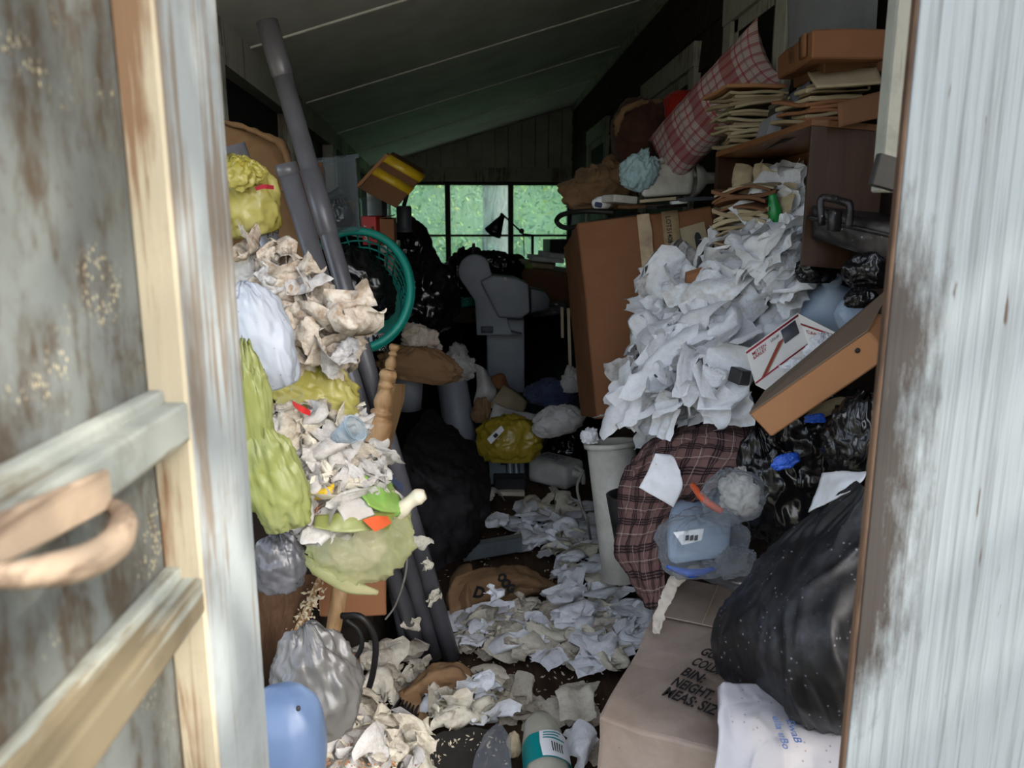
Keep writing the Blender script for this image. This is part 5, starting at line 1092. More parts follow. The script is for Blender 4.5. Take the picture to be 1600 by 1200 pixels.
gm.part('button', lathe([(0, .012), (1, .012), (1, .001)], P(789, 436, 4.985), P(789, 436, 4.965), 16), WHITE_PLASTIC)
gm.part('label_plate', cbox(P(761, 515, 5.04), (.08, .01, .045), bev=.003), GREY_DARK)
dk = T('desk', 'brown wooden desk under the end window', 'desk', P(800, 600, 7.2)); O = P(690, 478, 7.3)
dk.part('top', abox(O, P(900, 478, 7.3)-O, (0, .8, 0), (0, 0, .035), .004), DARK_WOOD, smooth=False)
zf = O[2]
for x, y in ((.02, .02), (1.2, .02), (.02, .74), (1.2, .74)): dk.part('leg', abox(O+[x, y, -zf], (.05, 0, 0), (0, .05, 0), (0, 0, zf), .003), DARK_WOOD, smooth=False)
dwf = dk.part('drawer_front', abox(O+[.08, .0, -.16], (.45, 0, 0), (0, .02, 0), (0, 0, .14), .003), DARK_WOOD, smooth=False); dk.part('knob', blob(O+[.3, -.015, -.09], (.018, .018, .018), 2, 0, 0), BLACK_METAL, dwf)
bk = carton('brown_carton', 'dark brown carton at the right of the end window', 'box', (818, 484, 6.2), (900, 496, 6.2), (822, 470, 6.8), (814, 416, 6.2), CARD_DARK)
for i, (x, y, d, wx, rz, mt) in enumerate(((852, 404, 6.3, .26, 8, PAPER), (838, 412, 6.3, .3, -10, OLD_PAPER), (868, 398, 6.4, .22, 20, PAPER), (822, 414, 6.3, .2, 30, GREEN_CARD))):
    solo('paper_pad', ('white paper pad on the dark brown carton', 'cream papers spread on the dark brown carton', 'white printed sheets under the black book by the window', 'greenish booklet at the left edge of the dark brown carton')[i], 'paper', cbox(P(x, y, d), (wx, .22, .035), rot(4, 5, rz), bev=.003), mt, False)
solo('black_book', 'thick black book beside the right window post', 'book', cbox(P(868, 384, 6.5), (.16, .2, .11), rot(0, 0, 12), bev=.005), BLACK_PLASTIC, False)
lp = T('desk_lamp', 'black swing-arm desk lamp silhouetted against the end window', 'lamp', P(832, 420, 7.0))
A, B = P(784, 340, 7.0), P(770, 364, 6.95)
shd = lp.part('shade', lathe([(-.12, .001), (-.12, .022), (.1, .03), (.35, .045), (1.0, .082), (1.0, .078), (.4, .042)], A, B, 28), BLACK_METAL)
lp.part('bulb', blob(A+(B-A)*.75, (.03, .03, .035), 3, 0, 0), WHITE_PLASTIC, shd); lp.part('arm', join(tube([A, P(783, 333, 7.0)], .012, 8), tube([P(783, 333, 7.0), P(812, 360, 7.0)], .008, 8), tube([P(812, 360, 7.0), P(818, 366, 7.0), P(833, 368, 7.0)], .009, 8)), BLACK_METAL)
lp.part('joint', lathe([(0, .001), (0, .024), (1, .024), (1, .001)], P(815, 361, 6.97), P(815, 361, 7.03), 16), BLACK_METAL)
zl = P(690, 478, 7.3)[2]+.035; pp_ = P(832, 424, 7.35); pp_[2] = zl
lp.part('post', tube([P(832, 367, 7.0), P(832, 424, 7.0), pp_], .013, 8), BLACK_METAL); lp.part('base', lathe([(0, .001), (0, .09), (1, .085), (1, .001)], pp_, pp_+[0, 0, .02], 20), BLACK_METAL); lp.part('cord', tube([P(818, 366, 7.0), P(819, 400, 7.0)], .004, 6), BLACK_METAL)
bag('black satchel lying on top of the grey machine', 775, 412, 5.6, 74, 34, BLACK_BAG, 201, .9, 12, name='satchel', cat='bag', lump=.1, crease=.14)
solo('bag_handle_loop', 'black carrying loop standing up by the grey machine arm', 'strap', tube([P(738, 402, 6.2), P(740, 380, 6.2), P(743, 402, 6.2)], .009, 8, True, 16), BLACK_PLASTIC)
rag('dark jacket heaped at the left of the desk', 728, 440, 6.6, 60, 80, BLACK_CLOTH, 202, 'jacket', 'jacket', .8)
bag('black bag slumped behind the grey machine', 800, 424, 6.6, 60, 44, BLACK_BAG, 203, .8, 10)
rag('teal cloth corner on the dark desk', 728, 474, 5.9, 40, 14, TEAL, 204, dep=.8, tilt=-8)
bag('pale bag beside the end cap of the grey machine', 858, 484, 5.6, 56, 22, GREY_BAG, 205, .9, -8, name='plastic_bag')
for i, (x0, y0, x1, y1, d) in enumerate(((886, 482, 890, 612, 4.6), (876, 480, 877, 528, 4.9))):
    p, q = P(x0, y0, d), P(x1, y1, d); solo('white_lath', ('long pale lath standing beside the tall carton', 'short pale lath behind the long one')[i], 'lath', abox(p, q-p, (.018, 0, 0), (0, .018, 0), .002), STRAW, False)
# roll, papers, boxes
rl = T('grey_roll', 'grey plastic-wrapped roll leaning in the middle of the porch', 'roll', P(720, 706, 4.4)); A, B = P(724, 712, 4.4), P(706, 594, 4.5)
rl.part('body', lathe([(0, .001), (0, .088), (.5, .094), (.95, .09), (1, .08), (1, .001)], A, B, 32), GREY_PLASTIC)
rag('white cloth stuffed into the top of the grey roll', 715, 578, 4.45, 46, 44, GREY_CLOTH, 211, dep=.8)
rag('pale rag sticking up behind the grey roll', 716, 552, 4.7, 24, 24, GREY_CLOTH, 212, dep=.8)
def card(label, name, cat, pts, mt, th=.004):
    v, f = pnet(pts, 14, 10); solo(name, label, cat, solidify(wrinkle(v, 14, 10, .012, 8, len(label)), 14, 10, th), mt)
card('pale paper bag standing beside the grey roll', 'paper_bag', 'bag', [[(742, 568, 4.6), (756, 575, 4.55), (766, 590, 4.6)], [(745, 600, 4.5), (760, 605, 4.45), (776, 608, 4.5)], [(740, 632, 4.45), (757, 635, 4.4), (772, 630, 4.45)]], GREY_CLOTH)
card('open cardboard flap below the grey machine post', 'cardboard_flap', 'cardboard', [[(768, 588, 4.7), (786, 584, 4.7), (796, 604, 4.7)], [(768, 606, 4.6), (782, 608, 4.6), (792, 612, 4.65)]], CARD)
card('large cream paper sheet below the grey machine', 'paper_sheet', 'paper', [[(788, 600, 4.55), (808, 612, 4.55), (826, 626, 4.6)], [(775, 618, 4.4), (797, 630, 4.4), (818, 642, 4.45)], [(764, 634, 4.3), (785, 645, 4.3), (806, 652, 4.35)]], OLD_PAPER)
card('grey-white paper sheet lying over the yellow bag', 'paper_sheet', 'paper', [[(772, 630, 4.25), (800, 640, 4.25), (838, 648, 4.3)], [(765, 655, 4.15), (795, 655, 4.15), (836, 668, 4.2)]], GREY_CLOTH)
rag('striped rag beside the foot of the grey roll', 752, 645, 4.3, 26, 40, TAN_SACK, 213)
yk = bag('dull yellow bag with a white sticker in the middle of the floor', 795, 690, 4.1, 100, 76, m_film('dull_yellow_film', lin(150, 130, 40), .35, bs=.4), 214, .8, 0, name='yellow_bag', knot=6)
Os = P(761, 691, 3.88); ykl = yk.part('sticker', prism([P(761, 686, 3.86), P(783, 665, 3.92), P(788, 672, 3.9), P(767, 694, 3.84)], (0, .003, 0), 0), BARCODE, smooth=False)
yk.part('print', prism([P(770, 681, 3.853), P(775, 676, 3.865), P(779, 680, 3.86), P(774, 685, 3.85)], (0, .001, 0), 0), INK, ykl, smooth=False)
sbx = carton('striped_box', 'dark box with pale blue stripes on the floor', 'box', PZ(766, 762, .0)+[0, 0, .02], PZ(820, 762, .0)+[0, 0, .02], PZ(770, 735, .0)+[0, 0, .02], P(762, 698, PZ(766, 762, 0)[1]), m_plain('slate_box_card', lin(104, 116, 122), .6), .003, 0, 0)
for u in (.48, .58, .68, .76, .84): sbx.part('printed_stripe', onface(sbx.O, sbx.a, sbx.c, u, u+.045, .25, .98), BARCODE if u in (.58, .76) else BLUE_CLOTH)
sbx.part('handle_hole', onface(sbx.O, sbx.a, sbx.c, .34, .52, .52, .62), INK)
solo('black_case', 'black flat case in front of the striped box', 'case', abox(PZ(772, 772, 0), PZ(822, 770, 0)-PZ(772, 772, 0), (0, .12, 0), (0, 0, .09), .006), BLACK_PLASTIC, False)
solo('cream_slat', 'cream wooden slat on the floor before the black case', 'slat', abox(PZ(779, 775, 0), PZ(820, 776, 0)-PZ(779, 775, 0), (0, .05, 0), (0, 0, .025), .003), BEIGE, False)
# white jug lying on the floor
fj = T('floor_jug', 'dirty white jug with a printed label lying on the floor', 'jug', PZ(858, 765, 0)); zc = .0
O = PZ(824, 752, .02); a = PZ(884, 768, .02)-O; b = PZ(852, 722, .03)-O; b = unit(b-unit(a)*np.dot(b, unit(a)))*.19; c = np.array([.0, .03, .135])
fj.part('body', abox(O, a, b, c, .03, 2, .003, 4, 3), WHITE_PLASTIC)
lo = O+c*1.01+a*.12+b*.18; fjl = fj.part('paper_label', abox(lo, a*.56, b*.62, (0, 0, .002), 0), GREY_CLOTH, smooth=False)
fj.part('lettering', on_plane(text('BLEACH\nCLEAN', .8, 'LEFT', .9), lo+a*.05+b*.38+[0, 0, .003], unit(a)*.05, unit(b)*.05, .001), INK, fjl)
m_ = O+a+b*.5+c*.55; fj.part('neck', lathe([(0, .04), (.4, .022), (1, .02), (1, .001)], m_-a*.05, m_+unit(a)*.05, 20), WHITE_PLASTIC)
fj.part('handle', tube([m_+[0, 0, .05], m_+unit(a)*.05+[0, .0, .02], m_+unit(a)*.06+[0, 0, -.05]], .012, 8, True, 14), WHITE_PLASTIC)
pb2 = bag('white sack with grey print lying in front of the tall carton', 872, 660, 4.0, 78, 46, GREY_CLOTH, 215, .9, -14, name='printed_sack', cat='sack', lump=.12, crease=.12)
solo('blue_jumper', 'dark blue cloth heaped before the pale lath', 'cloth', blob(P(862, 616, 4.5), (.14, .12, .07), 216, .2, .2), BLUE_CLOTH)
rag('grey rag beside the pale lath', 893, 598, 4.4, 26, 40, GREY_CLOTH, 217)
bag('low black bag right of the dull yellow bag', 888, 700, 4.6, 70, 50, BLACK_BAG, 218, .9)
# dark coat heap
n = 50
v, f = pnet([[(640, 668, 3.5), (672, 640, 3.7), (705, 665, 3.6), (740, 690, 3.6)], [(625, 720, 3.1), (675, 690, 3.3), (720, 705, 3.3), (762, 725, 3.35)], [(630, 780, 3.0), (685, 750, 3.1), (730, 750, 3.1), (768, 760, 3.2)],
             [(650, 840, 2.95), (695, 820, 3.0), (735, 815, 3.02), (762, 810, 3.1)], [(680, 900, 2.95), (705, 880, 3.0), (732, 870, 3.1), (750, 850, 3.2)]], n, n)
solo('dark_coat', 'dark dusty coat heaped on the floor right of the pipes', 'coat', (wrinkle(v, n, n, .035, 7, 21, .6), f), BLACK_CLOTH)
# galvanised channel, paper bags
gO, gA = PZ(724, 878, .05), PZ(816, 862, .05); a = gA-gO
gt = T('metal_channel', 'galvanised metal channel lying behind the big brown paper bag', 'channel', gO)
gt.part('web', abox(gO, a, (0, .004, 0), (0, 0, .07), .001), GALV, smooth=False); gt.part('flange', abox(gO, a, (.0, .05, 0), (0, 0, .004), .001), GALV, smooth=False); gt.part('flange', abox(gO+[0, 0, .066], a, (.0, .05, 0), (0, 0, .004), .001), GALV, smooth=False)
pbg = T('brown_paper_bag', 'big brown paper bag with black letters lying open on the floor', 'bag', PZ(790, 960, 0)); n = 36
def PF(x, y, z): return PZ(x, y, z)
rows = [[PF(712, 900, .16), PF(760, 884, .17), PF(815, 882, .16), PF(862, 908, .08)], [PF(700, 925, .12), PF(755, 905, .16), PF(815, 905, .15), PF(872, 920, .06)],
        [PF(702, 950, .08), PF(750, 935, .10), PF(805, 930, .07), PF(860, 925, .05)], [PF(706, 962, .06), PF(750, 950, .06), PF(800, 940, .04), PF(850, 928, .04)]]
v, f = net(rows, n, n); pbg.part('upper_side', solidify(wrinkle(v, n, n, .022, 9, 33, .6), n, n, .002), KRAFT)
rows = [[PF(696, 930, .03), PF(712, 890, .10), PF(735, 880, .16), PF(742, 900, .14)], [PF(698, 955, .02), PF(712, 930, .10), PF(728, 920, .14), PF(735, 930, .12)], [PF(706, 968, .02), PF(716, 955, .06), PF(730, 950, .09), PF(738, 948, .08)]]
v, f = net(rows, 20, 20); pbg.part('gusset', solidify(wrinkle(v, 20, 20, .015, 9, 34, .6), 20, 20, .002), KRAFT)
rv, rf = tube([PF(704, 966, .03), PF(755, 962, .035), PF(795, 942, .05), PF(822, 922, .08), PF(850, 922, .05), PF(884, 916, .05)], [.01, .022, .024, .03, .022, .012], 10, True, 50); rv += .010*np.stack([ridge(rv*16, i, 2)-.4 for i in range(3)], 1)
pbg.part('rolled_mouth', (rv, rf), KRAFT)
for s_, x, y, k in (('D', 738, 932, 1.2), ('O', 776, 907, .9), ('O', 782, 916, .9), ('G', 790, 924, .9)):
    A_ = PF(x, y, .155 if s_ != 'D' else .15); tv, tf = text(s_, .06*k, bold=.004); pbg.part('lettering', (A_+np.outer(tv[:, 0], (.7, -.55, .1))+np.outer(tv[:, 1], (.3, .55, .55)), tf), INK, smooth=False)
pb3 = T('crumpled_paper_bag', 'crumpled brown paper bag spilling tissues near the front', 'bag', PZ(690, 1110, 0)); n = 36
rows = [[PF(640, 1070, .10), PF(672, 1035, .17), PF(718, 1032, .17), PF(750, 1060, .10)], [PF(632, 1085, .10), PF(672, 1056, .16), PF(715, 1052, .16), PF(752, 1080, .08)], [PF(660, 1095, .08), PF(690, 1075, .12), PF(722, 1085, .10), PF(745, 1100, .04)]]
v, f = net(rows, n, n); pb3.part('upper_side', solidify(wrinkle(v, n, n, .022, 11, 43, .6), n, n, .002), KRAFT)
v, f = net([[PF(622, 1080, .10), PF(640, 1072, .11), PF(655, 1080, .10)], [PF(634, 1110, .08), PF(648, 1105, .09), PF(664, 1105, .09)], [PF(650, 1145, .04), PF(664, 1142, .05), PF(680, 1138, .04)]], 14, 14); pb3.part('flap', solidify(wrinkle(v, 14, 14, .008, 12, 44), 14, 14, .002), KRAFT)
# front of the floor
mo = PZ(640, 1200, .06)
mv, mf = prism([PZ(652, 1165, .10), PZ(690, 1142, .11), PZ(740, 1134, .11), PZ(792, 1145, .10), PZ(800, 1215, .06), PZ(640, 1225, .06)], (0, 0, -.02), .004)
solo('dark_mat', 'dark dirty floor mat lying at the very front', 'mat', (mv, mf), m_film('dirty_dark_mat', lin(44, 41, 37), .7, bs=.2, dust=.5, dustcol=lin(90, 80, 66), spec=.2), False)
v, f = net([[PZ(760, 1140, .14), PZ(780, 1130, .15), PZ(800, 1150, .13)], [PZ(745, 1170, .14), PZ(775, 1165, .17), PZ(800, 1180, .14)], [PZ(735, 1215, .12), PZ(770, 1210, .16), PZ(800, 1215, .14)]], 16, 16)
solo('clear_sheet', 'clear plastic sheet at the edge of the dark mat', 'plastic', (wrinkle(v, 16, 16, .01, 14, 3), f), CLEAR_FILM)
bt_ = T('labelled_bottle', 'squashed clear bottle with a teal label at the bottom of the doorway', 'bottle', PZ(845, 1190, .08))
A, B = PZ(858, 1225, .10), PZ(842, 1122, .13); bv, bf = lathe([(-.1, .045), (.2, .06), (.6, .058), (.85, .05), (.98, .03), (1, .001)], A, B, 36); bv += .006*np.stack([fbm(bv*12, i, 2) for i in range(3)], 1)
bt_.part('body', (bv, bf), m_film('cloudy_bottle_plastic', lin(190, 186, 170), .2, see=.45, bs=.2))
lv, lf = lathe([(.12, .0645), (.52, .062)], A, B, 36); lv = lv+.006*np.stack([fbm(lv*12, i, 2) for i in range(3)], 1); lbd = bt_.part('label_band', (lv, lf), TEALLABEL)
ctr = A+(B-A)*.32; vw = unit(CAM-ctr); sd_ = unit(np.cross(B-A, vw)); sd_ = sd_ if sd_[0] > 0 else -sd_
def patch(t0, t1, g0, g1, r, n=10):
    """piece of the bottle's skin: t along it, g round it, 0 facing up at the door"""
    an = np.radians(np.linspace(g0, g1, n)); ez = unit(vw-unit(B-A)*np.dot(vw, unit(B-A))); V = np.vstack([A+(B-A)*t+r*(np.cos(an)[:, None]*ez+np.sin(an)[:, None]*sd_) for t in (t0, (t0+t1)/2, t1)])
    return V+.006*np.stack([fbm(V*12, i, 2) for i in range(3)], 1), grid_faces(n, 3)
bt_.part('white_panel', patch(.13, .51, -4, 72, .0662), BARCODE, lbd)
for q in range(5): bt_.part('barcode', patch(.2, .33, 22+q*6, 25+q*6, .0674, 3), INK, lbd)
for q, wd_ in enumerate((50, 36, 44)): bt_.part('lettering', patch(.37+q*.045, .39+q*.045, 4, 4+wd_, .0674), TEALLABEL, lbd)
bag('yellowish packet beside the squashed bottle', 803, 1166, PZ(803, 1166, .08)[1], 22, 44, OLD_PAPER, 221, .8, name='packet', cat='packet')
solo('blue_card', 'dark blue card standing between the papers and the stencilled carton', 'card', prism([PZ(1000, 1020, .14), PZ(1012, 985, .20), PZ(1020, 988, .2), PZ(1008, 1024, .13)], (.003, .003, 0), 0), m_plain('dark_blue_card', lin(30, 40, 130), .5), False)

# ------------------------------------------------------------------ paper towels, tissues and scraps
def pleat(seed, n=24):
    """a long towel with folds running its length, drooping"""
    r = random.Random(seed); u, v = np.meshgrid(np.linspace(-.5, .5, n)*.55, np.linspace(-.5, .5, n)); p = np.stack([u.ravel(), v.ravel(), 0*u.ravel()], 1)
    p[:, 2] += .05*np.sin(p[:, 0]*r.uniform(14, 26)+1.2*pnoise(p*3, seed)+r.uniform(0, 6))*(.5+.8*np.abs(pnoise(p*2.2+5, seed)))
    p[:, 0] += .08*pnoise(p*2.0, seed+3); p[:, 1] += .03*pnoise(p*6, seed+4)
    for k in range(r.choice((1, 2, 2))): p = bend(p, np.array([0, r.uniform(-.35, .35)]), r.choice((-1, 1))*r.uniform(.5, 1.9), r.uniform(.12, .25), math.pi/2+r.uniform(-.5, .5)); p -= p.mean(0)
    p += .02*np.stack([pnoise(p*9, seed+i) for i in range(3)], 1); p[:, 2] -= p[:, 2].min(); return p, grid_faces(n, n)
VAR = []
for i in range(14): VAR.append(pleat(100+i) if i < 8 else sheet(100+i, 20, 3+i % 2, 1, .9, .8, .14, 1.7, .05, .06))          # limp folded towels
for i in range(14): VAR.append(sheet(200+i, 24, 5+i % 3, 1, .95, .7, .11, 2.4, .07, .08))            # crumpled
VARM = {}
def var_mesh(k, mat):
    if (k, mat.name) not in VARM:
        v, f = VAR[k]; me = bpy.data.meshes.new('crumpled_paper'); v = v-np.array([0, 0, .0]); me.from_pydata(v.tolist(), [], f); me.polygons.foreach_set('use_smooth', [True]*len(f)); me.materials.append(mat); me.update(); VARM[(k, mat.name)] = me
    return VARM[(k, mat.name)]
def scrap(p, nrm, size, spin, k, mat, label, group, name='paper_towel', cat='paper', sq=1.0):
    o = bpy.data.objects.new(name, var_mesh(k, mat)); COL.objects.link(o)
    R = frame(nrm)@rot(0, 0, spin); S = np.diag([size, size, size*sq])
    M = Matrix.Identity(4); A = R@S
    for i in range(3):
        for j in range(3): M[i][j] = A[i, j]
        M[i][3] = p[i]
    o.matrix_world = M; return tag(o, label, cat, group)
def proj(p):
    q = np.asarray(p)-CAM; z = q@FW; return 800+F_PX*(q@RT)/z, 600-F_PX*(q@UP)/z
LAND = [('tall bin', (945, 790)), ('plaid shirt', (1010, 860)), ('stencilled carton', (1010, 1010)), ('big brown paper bag', (790, 925)), ('metal channel', (770, 862)), ('dark coat', (735, 800)), ('pipe feet', (690, 1010)),
        ('crumpled brown paper bag', (700, 1060)), ('dark floor mat', (725, 1150)), ('squashed bottle', (845, 1150)), ('floor jug', (858, 740)), ('mail box', (1205, 560)), ('long cardboard lid', (1200, 640)), ('shelf unit', (1200, 320)),
        ('black pole', (1040, 580)), ('milky jug', (1250, 450)), ('tall carton', (1000, 480)), ('note card', (1085, 400)), ('headboard', (595, 680)), ('white speckled bag', (412, 540)), ('topmost yellow bag', (392, 320)), ('bright yellow bag', (494, 622)), ('plastic cup', (542, 676)), ('black tray', (440, 705)), ('yellow peel', (505, 772)),
        ('green package', (590, 765)), ('red wrapper', (470, 636)), ('folded plate', (548, 800)), ('pale blue jug', (465, 1130)), ('silver-grey bag', (530, 1090)), ('slotted tray', (615, 1120)), ('blue card', (1010, 1003)), ('straw', (1076, 634)), ('green bottle', (1210, 330))]
USED = {}
def describe(o, p, s, k, mat, noun, smin, smax):
    x, y = proj(p); best = sorted((math.hypot(x-a, y-b), nm, a, b) for nm, (a, b) in LAND)[:12]
    col = {'white_paper_towel': 'white', 'greyed_tissue': 'greyish', 'cream_napkin': 'cream', 'dirty_napkin': 'stained', 'white_cloth': 'bluish white', 'stained_white_cloth': 'beige', 'grey_white_cloth': 'grey'}.get(mat.name, 'yellowed')
    form = 'pleated' if k < 8 else 'limp' if k < 14 else 'crumpled'; t = (s-smin)/(smax-smin+1e-9); size = 'small' if t < .33 else 'large' if t > .67 else 'medium'
    for dist, nm, a, b in best:
        dx, dy = x-a, y-b; side = ('left of' if dx < 0 else 'right of') if abs(dx) > abs(dy)*1.9 else ('above' if dy < 0 else 'below') if abs(dy) > abs(dx)*1.9 else ('above and left of' if dx < 0 else 'above and right of') if dy < 0 else ('below and left of' if dx < 0 else 'below and right of')
        near = 'close' if dist < 45 else 'a little way' if dist < 90 else 'farther'
        lb = '%s %s %s %s %s %s the %s' % (size, col, form, noun, near, side.replace(' and ', '-'), nm)
        if lb not in USED: USED[lb] = 1; o['label'] = lb; return
    o['label'] = lb
def scatter(rows, n, s0, s1, seed, mats, label, group, ks, tilt=.5, lift=.0, name='paper_towel', sq=1.0, even=True, avoid=()):
    """papers strewn over the surface through the given points"""
    r = random.Random(seed); nu = nv = 40; v, f = net([[pq(p) for p in q] for q in rows], nu, nv); nn = normals(v, nu, nv)
    G = v.reshape(nv, nu, 3); ar = np.linalg.norm(np.cross(np.gradient(G, axis=1), np.gradient(G, axis=0)), axis=2).ravel(); cum = np.cumsum(ar)/ar.sum()
    for i in range(n):
        u = (i+r.random())/n if even else r.random(); k = int(np.searchsorted(cum, (u*7.618) % 1.0 if even else u)); k = min(k, len(v)-1)
        q = nn[k]; q = q if np.dot(q, CAM-v[k]) > 0 else -q
        q = unit(q+np.array([r.gauss(0, tilt), r.gauss(0, tilt), abs(r.gauss(0, tilt*.6))])); s = r.uniform(s0, s1)
        x, y = proj(v[k]); h_ = s/mpp(v[k])*.34
        if any(a-h_ < x < c_+h_ and b-h_ < y < d_+h_ for a, b, c_, d_ in avoid): continue
        pp = v[k]+np.array([r.gauss(0, .012), r.gauss(0, .012), lift+r.uniform(-.005, .02)]); pp[0] = min(pp[0], XR-.5*s-.03); kk, mm = r.choice(ks), r.choice(mats)
        o = scrap(pp, q, s, r.uniform(0, 360), kk, mm, label, group, name, sq=sq); describe(o, pp, s, kk, mm, name.replace('_', ' '), s0, s1); continue
        scrap(v[k]+np.array([r.gauss(0, .012), r.gauss(0, .012), lift+r.uniform(-.005, .02)]), q, s, r.uniform(0, 360), r.choice(ks), r.choice(mats), label, group, name, sq=sq)
LIMP, CRUM = list(range(14)), list(range(14, 28)); ALL = LIMP+CRUM
slope = [[(1095, 402, 2.62), (1150, 385, 2.55), (1215, 355, 2.48), (1290, 385, 2.30)],
         [(1085, 455, 2.55), (1140, 440, 2.45), (1200, 430, 2.34), (1275, 440, 2.14)],
         [(1075, 530, 2.42), (1125, 515, 2.32), (1180, 500, 2.20), (1225, 490, 2.08)],
         [(1035, 600, 2.34), (1085, 590, 2.24), (1130, 575, 2.14), (1165, 570, 2.06)],
         [(985, 650, 2.40), (1040, 640, 2.22), (1100, 625, 2.08), (1165, 630, 1.98)],
         [(965, 695, 2.40), (1015, 685, 2.24), (1080, 660, 2.10), (1160, 655, 1.97)]]
col2 = [[(1030, 430, 2.68), (1060, 410, 2.66), (1095, 395, 2.64)], [(1018, 470, 2.64), (1050, 460, 2.62), (1080, 450, 2.60)], [(1015, 530, 2.60), (1045, 525, 2.56), (1075, 520, 2.52)], [(1005, 590, 2.58), (1025, 585, 2.52), (1050, 580, 2.48)], [(980, 640, 2.56), (1000, 635, 2.50), (1020, 630, 2.44)]]
n = 70
for nm, rows, sd in (('a', slope, 61), ('b', col2, 62)):
    v, f = pnet(rows, n, n); nn_ = normals(v, n, n); s_ = np.sign((nn_*(CAM-v)).sum(1)).mean(); v = v-nn_*s_*.035; v[:, 0] = np.minimum(v[:, 0], XR-.06)
    solo('paper_mass', 'mass of crumpled white paper under the loose towels on the slope' if nm == 'a' else 'mass of crumpled white paper against the tall carton', 'paper', (wrinkle(v, n, n, .04, 9, sd, .7, (1, 1, 1), .6), f), PAPER, kind='stuff')
AV = [(1170, 500, 1300, 600), (1010, 690, 1200, 900), (1200, 560, 1380, 690), (1062, 345, 1112, 392)]
scatter(slope, 150, .15, .27, 301, [PAPER, PAPER, PAPER, WHITE_CLOTH], 'crumpled white paper towels sliding down the slope by the house wall', 'paper towels on the slope', LIMP+LIMP+CRUM, .32, .01, avoid=AV)
scatter([[(1215, 400, 2.34), (1250, 385, 2.28), (1300, 385, 2.2)], [(1205, 440, 2.28), (1240, 430, 2.22), (1285, 425, 2.14)], [(1195, 480, 2.2), (1225, 475, 2.15), (1255, 465, 2.1)]], 26, .13, .22, 305, [PAPER, PAPER, WHITE_CLOTH], 'white paper towels', 'paper towels on the slope', LIMP, .3, .015, avoid=AV)
scatter(col2, 50, .12, .2, 302, [PAPER, PAPER, GREY_CLOTH], 'crumpled off-white paper towels heaped against the tall carton', 'paper towels against the tall carton', ALL, .35, .01, avoid=AV)
scatter([[(1200, 300, 2.38), (1230, 285, 2.36), (1258, 262, 2.3)], [(1215, 330, 2.34), (1238, 330, 2.3), (1258, 330, 2.26)], [(1228, 365, 2.3), (1242, 370, 2.26), (1262, 365, 2.22)]], 14, .10, .18, 303, [PAPER, OLD_PAPER, PAPER], 'white papers bulging out of the shelf unit', 'white papers in the shelf unit', LIMP, .6)
scatter([[(1150, 320, 2.46), (1180, 305, 2.44), (1200, 290, 2.42)], [(1150, 345, 2.44), (1180, 340, 2.42), (1200, 335, 2.40)]], 7, .12, .2, 304, [OLD_PAPER, FOLDER], 'yellowed sheets lying over the folders in the shelf unit', 'yellowed sheets in the shelf unit', LIMP, .3)
def fz(x, y, z=.012): return tuple(PZ(x, y, z))
def FR(*rows): return [[np.array(fz(*p)) for p in r] for r in rows]
fl1 = FR([(830, 795), (870, 800), (930, 810), (960, 850)], [(790, 850, .02), (850, 850, .03), (910, 860, .05), (975, 900, .08)], [(830, 940, .03), (880, 930, .05), (940, 925, .08), (1000, 950, .1)],
         [(760, 980, .03), (840, 985, .05), (920, 985, .08), (1005, 985, .12)], [(720, 1000, .02), (820, 1030, .03), (905, 1040, .06), (985, 1040, .1)])
fl2 = FR([(705, 965, .02), (790, 965, .04), (880, 950, .05), (960, 960, .08)], [(700, 1000, .02), (780, 1005, .03), (870, 1010, .04), (960, 1020, .08)], [(720, 1025, .02), (800, 1030, .02), (880, 1035, .03), (950, 1050, .06)])
v, f = net(fl2, 50, 50); 
scatter(fl1, 150, .10, .20, 311, [PAPER, PAPER_CREAM, PAPER, PAPER], 'crumpled white paper towels littering the porch floor', 'paper towels on the floor', ALL, .2, .0, sq=.7, avoid=[(705, 885, 860, 940), (1040, 930, 1300, 1200), (720, 850, 810, 870)])
scatter(fl2, 100, .08, .16, 312, [PAPER_CREAM, PAPER_CREAM, PAPER_DIRTY, PAPER], 'cream crumpled napkins strewn below the big brown paper bag', 'napkins below the brown paper bag', ALL, .2, .0, 'napkin', .8, avoid=[(710, 885, 850, 935)])
scatter(FR([(740, 1070), (800, 1080), (860, 1090), (930, 1090, .04)], [(760, 1100), (810, 1110), (870, 1120), (930, 1130, .04)], [(790, 1130), (830, 1140), (890, 1160), (940, 1200, .05)]), 34, .07, .15, 313, [PAPER_CREAM, PAPER_DIRTY, PAPER_DIRTY], 'flat dirty napkins trodden into the floor near the doorway', 'trodden napkins near the doorway', LIMP, .15, .0, 'napkin', .5)
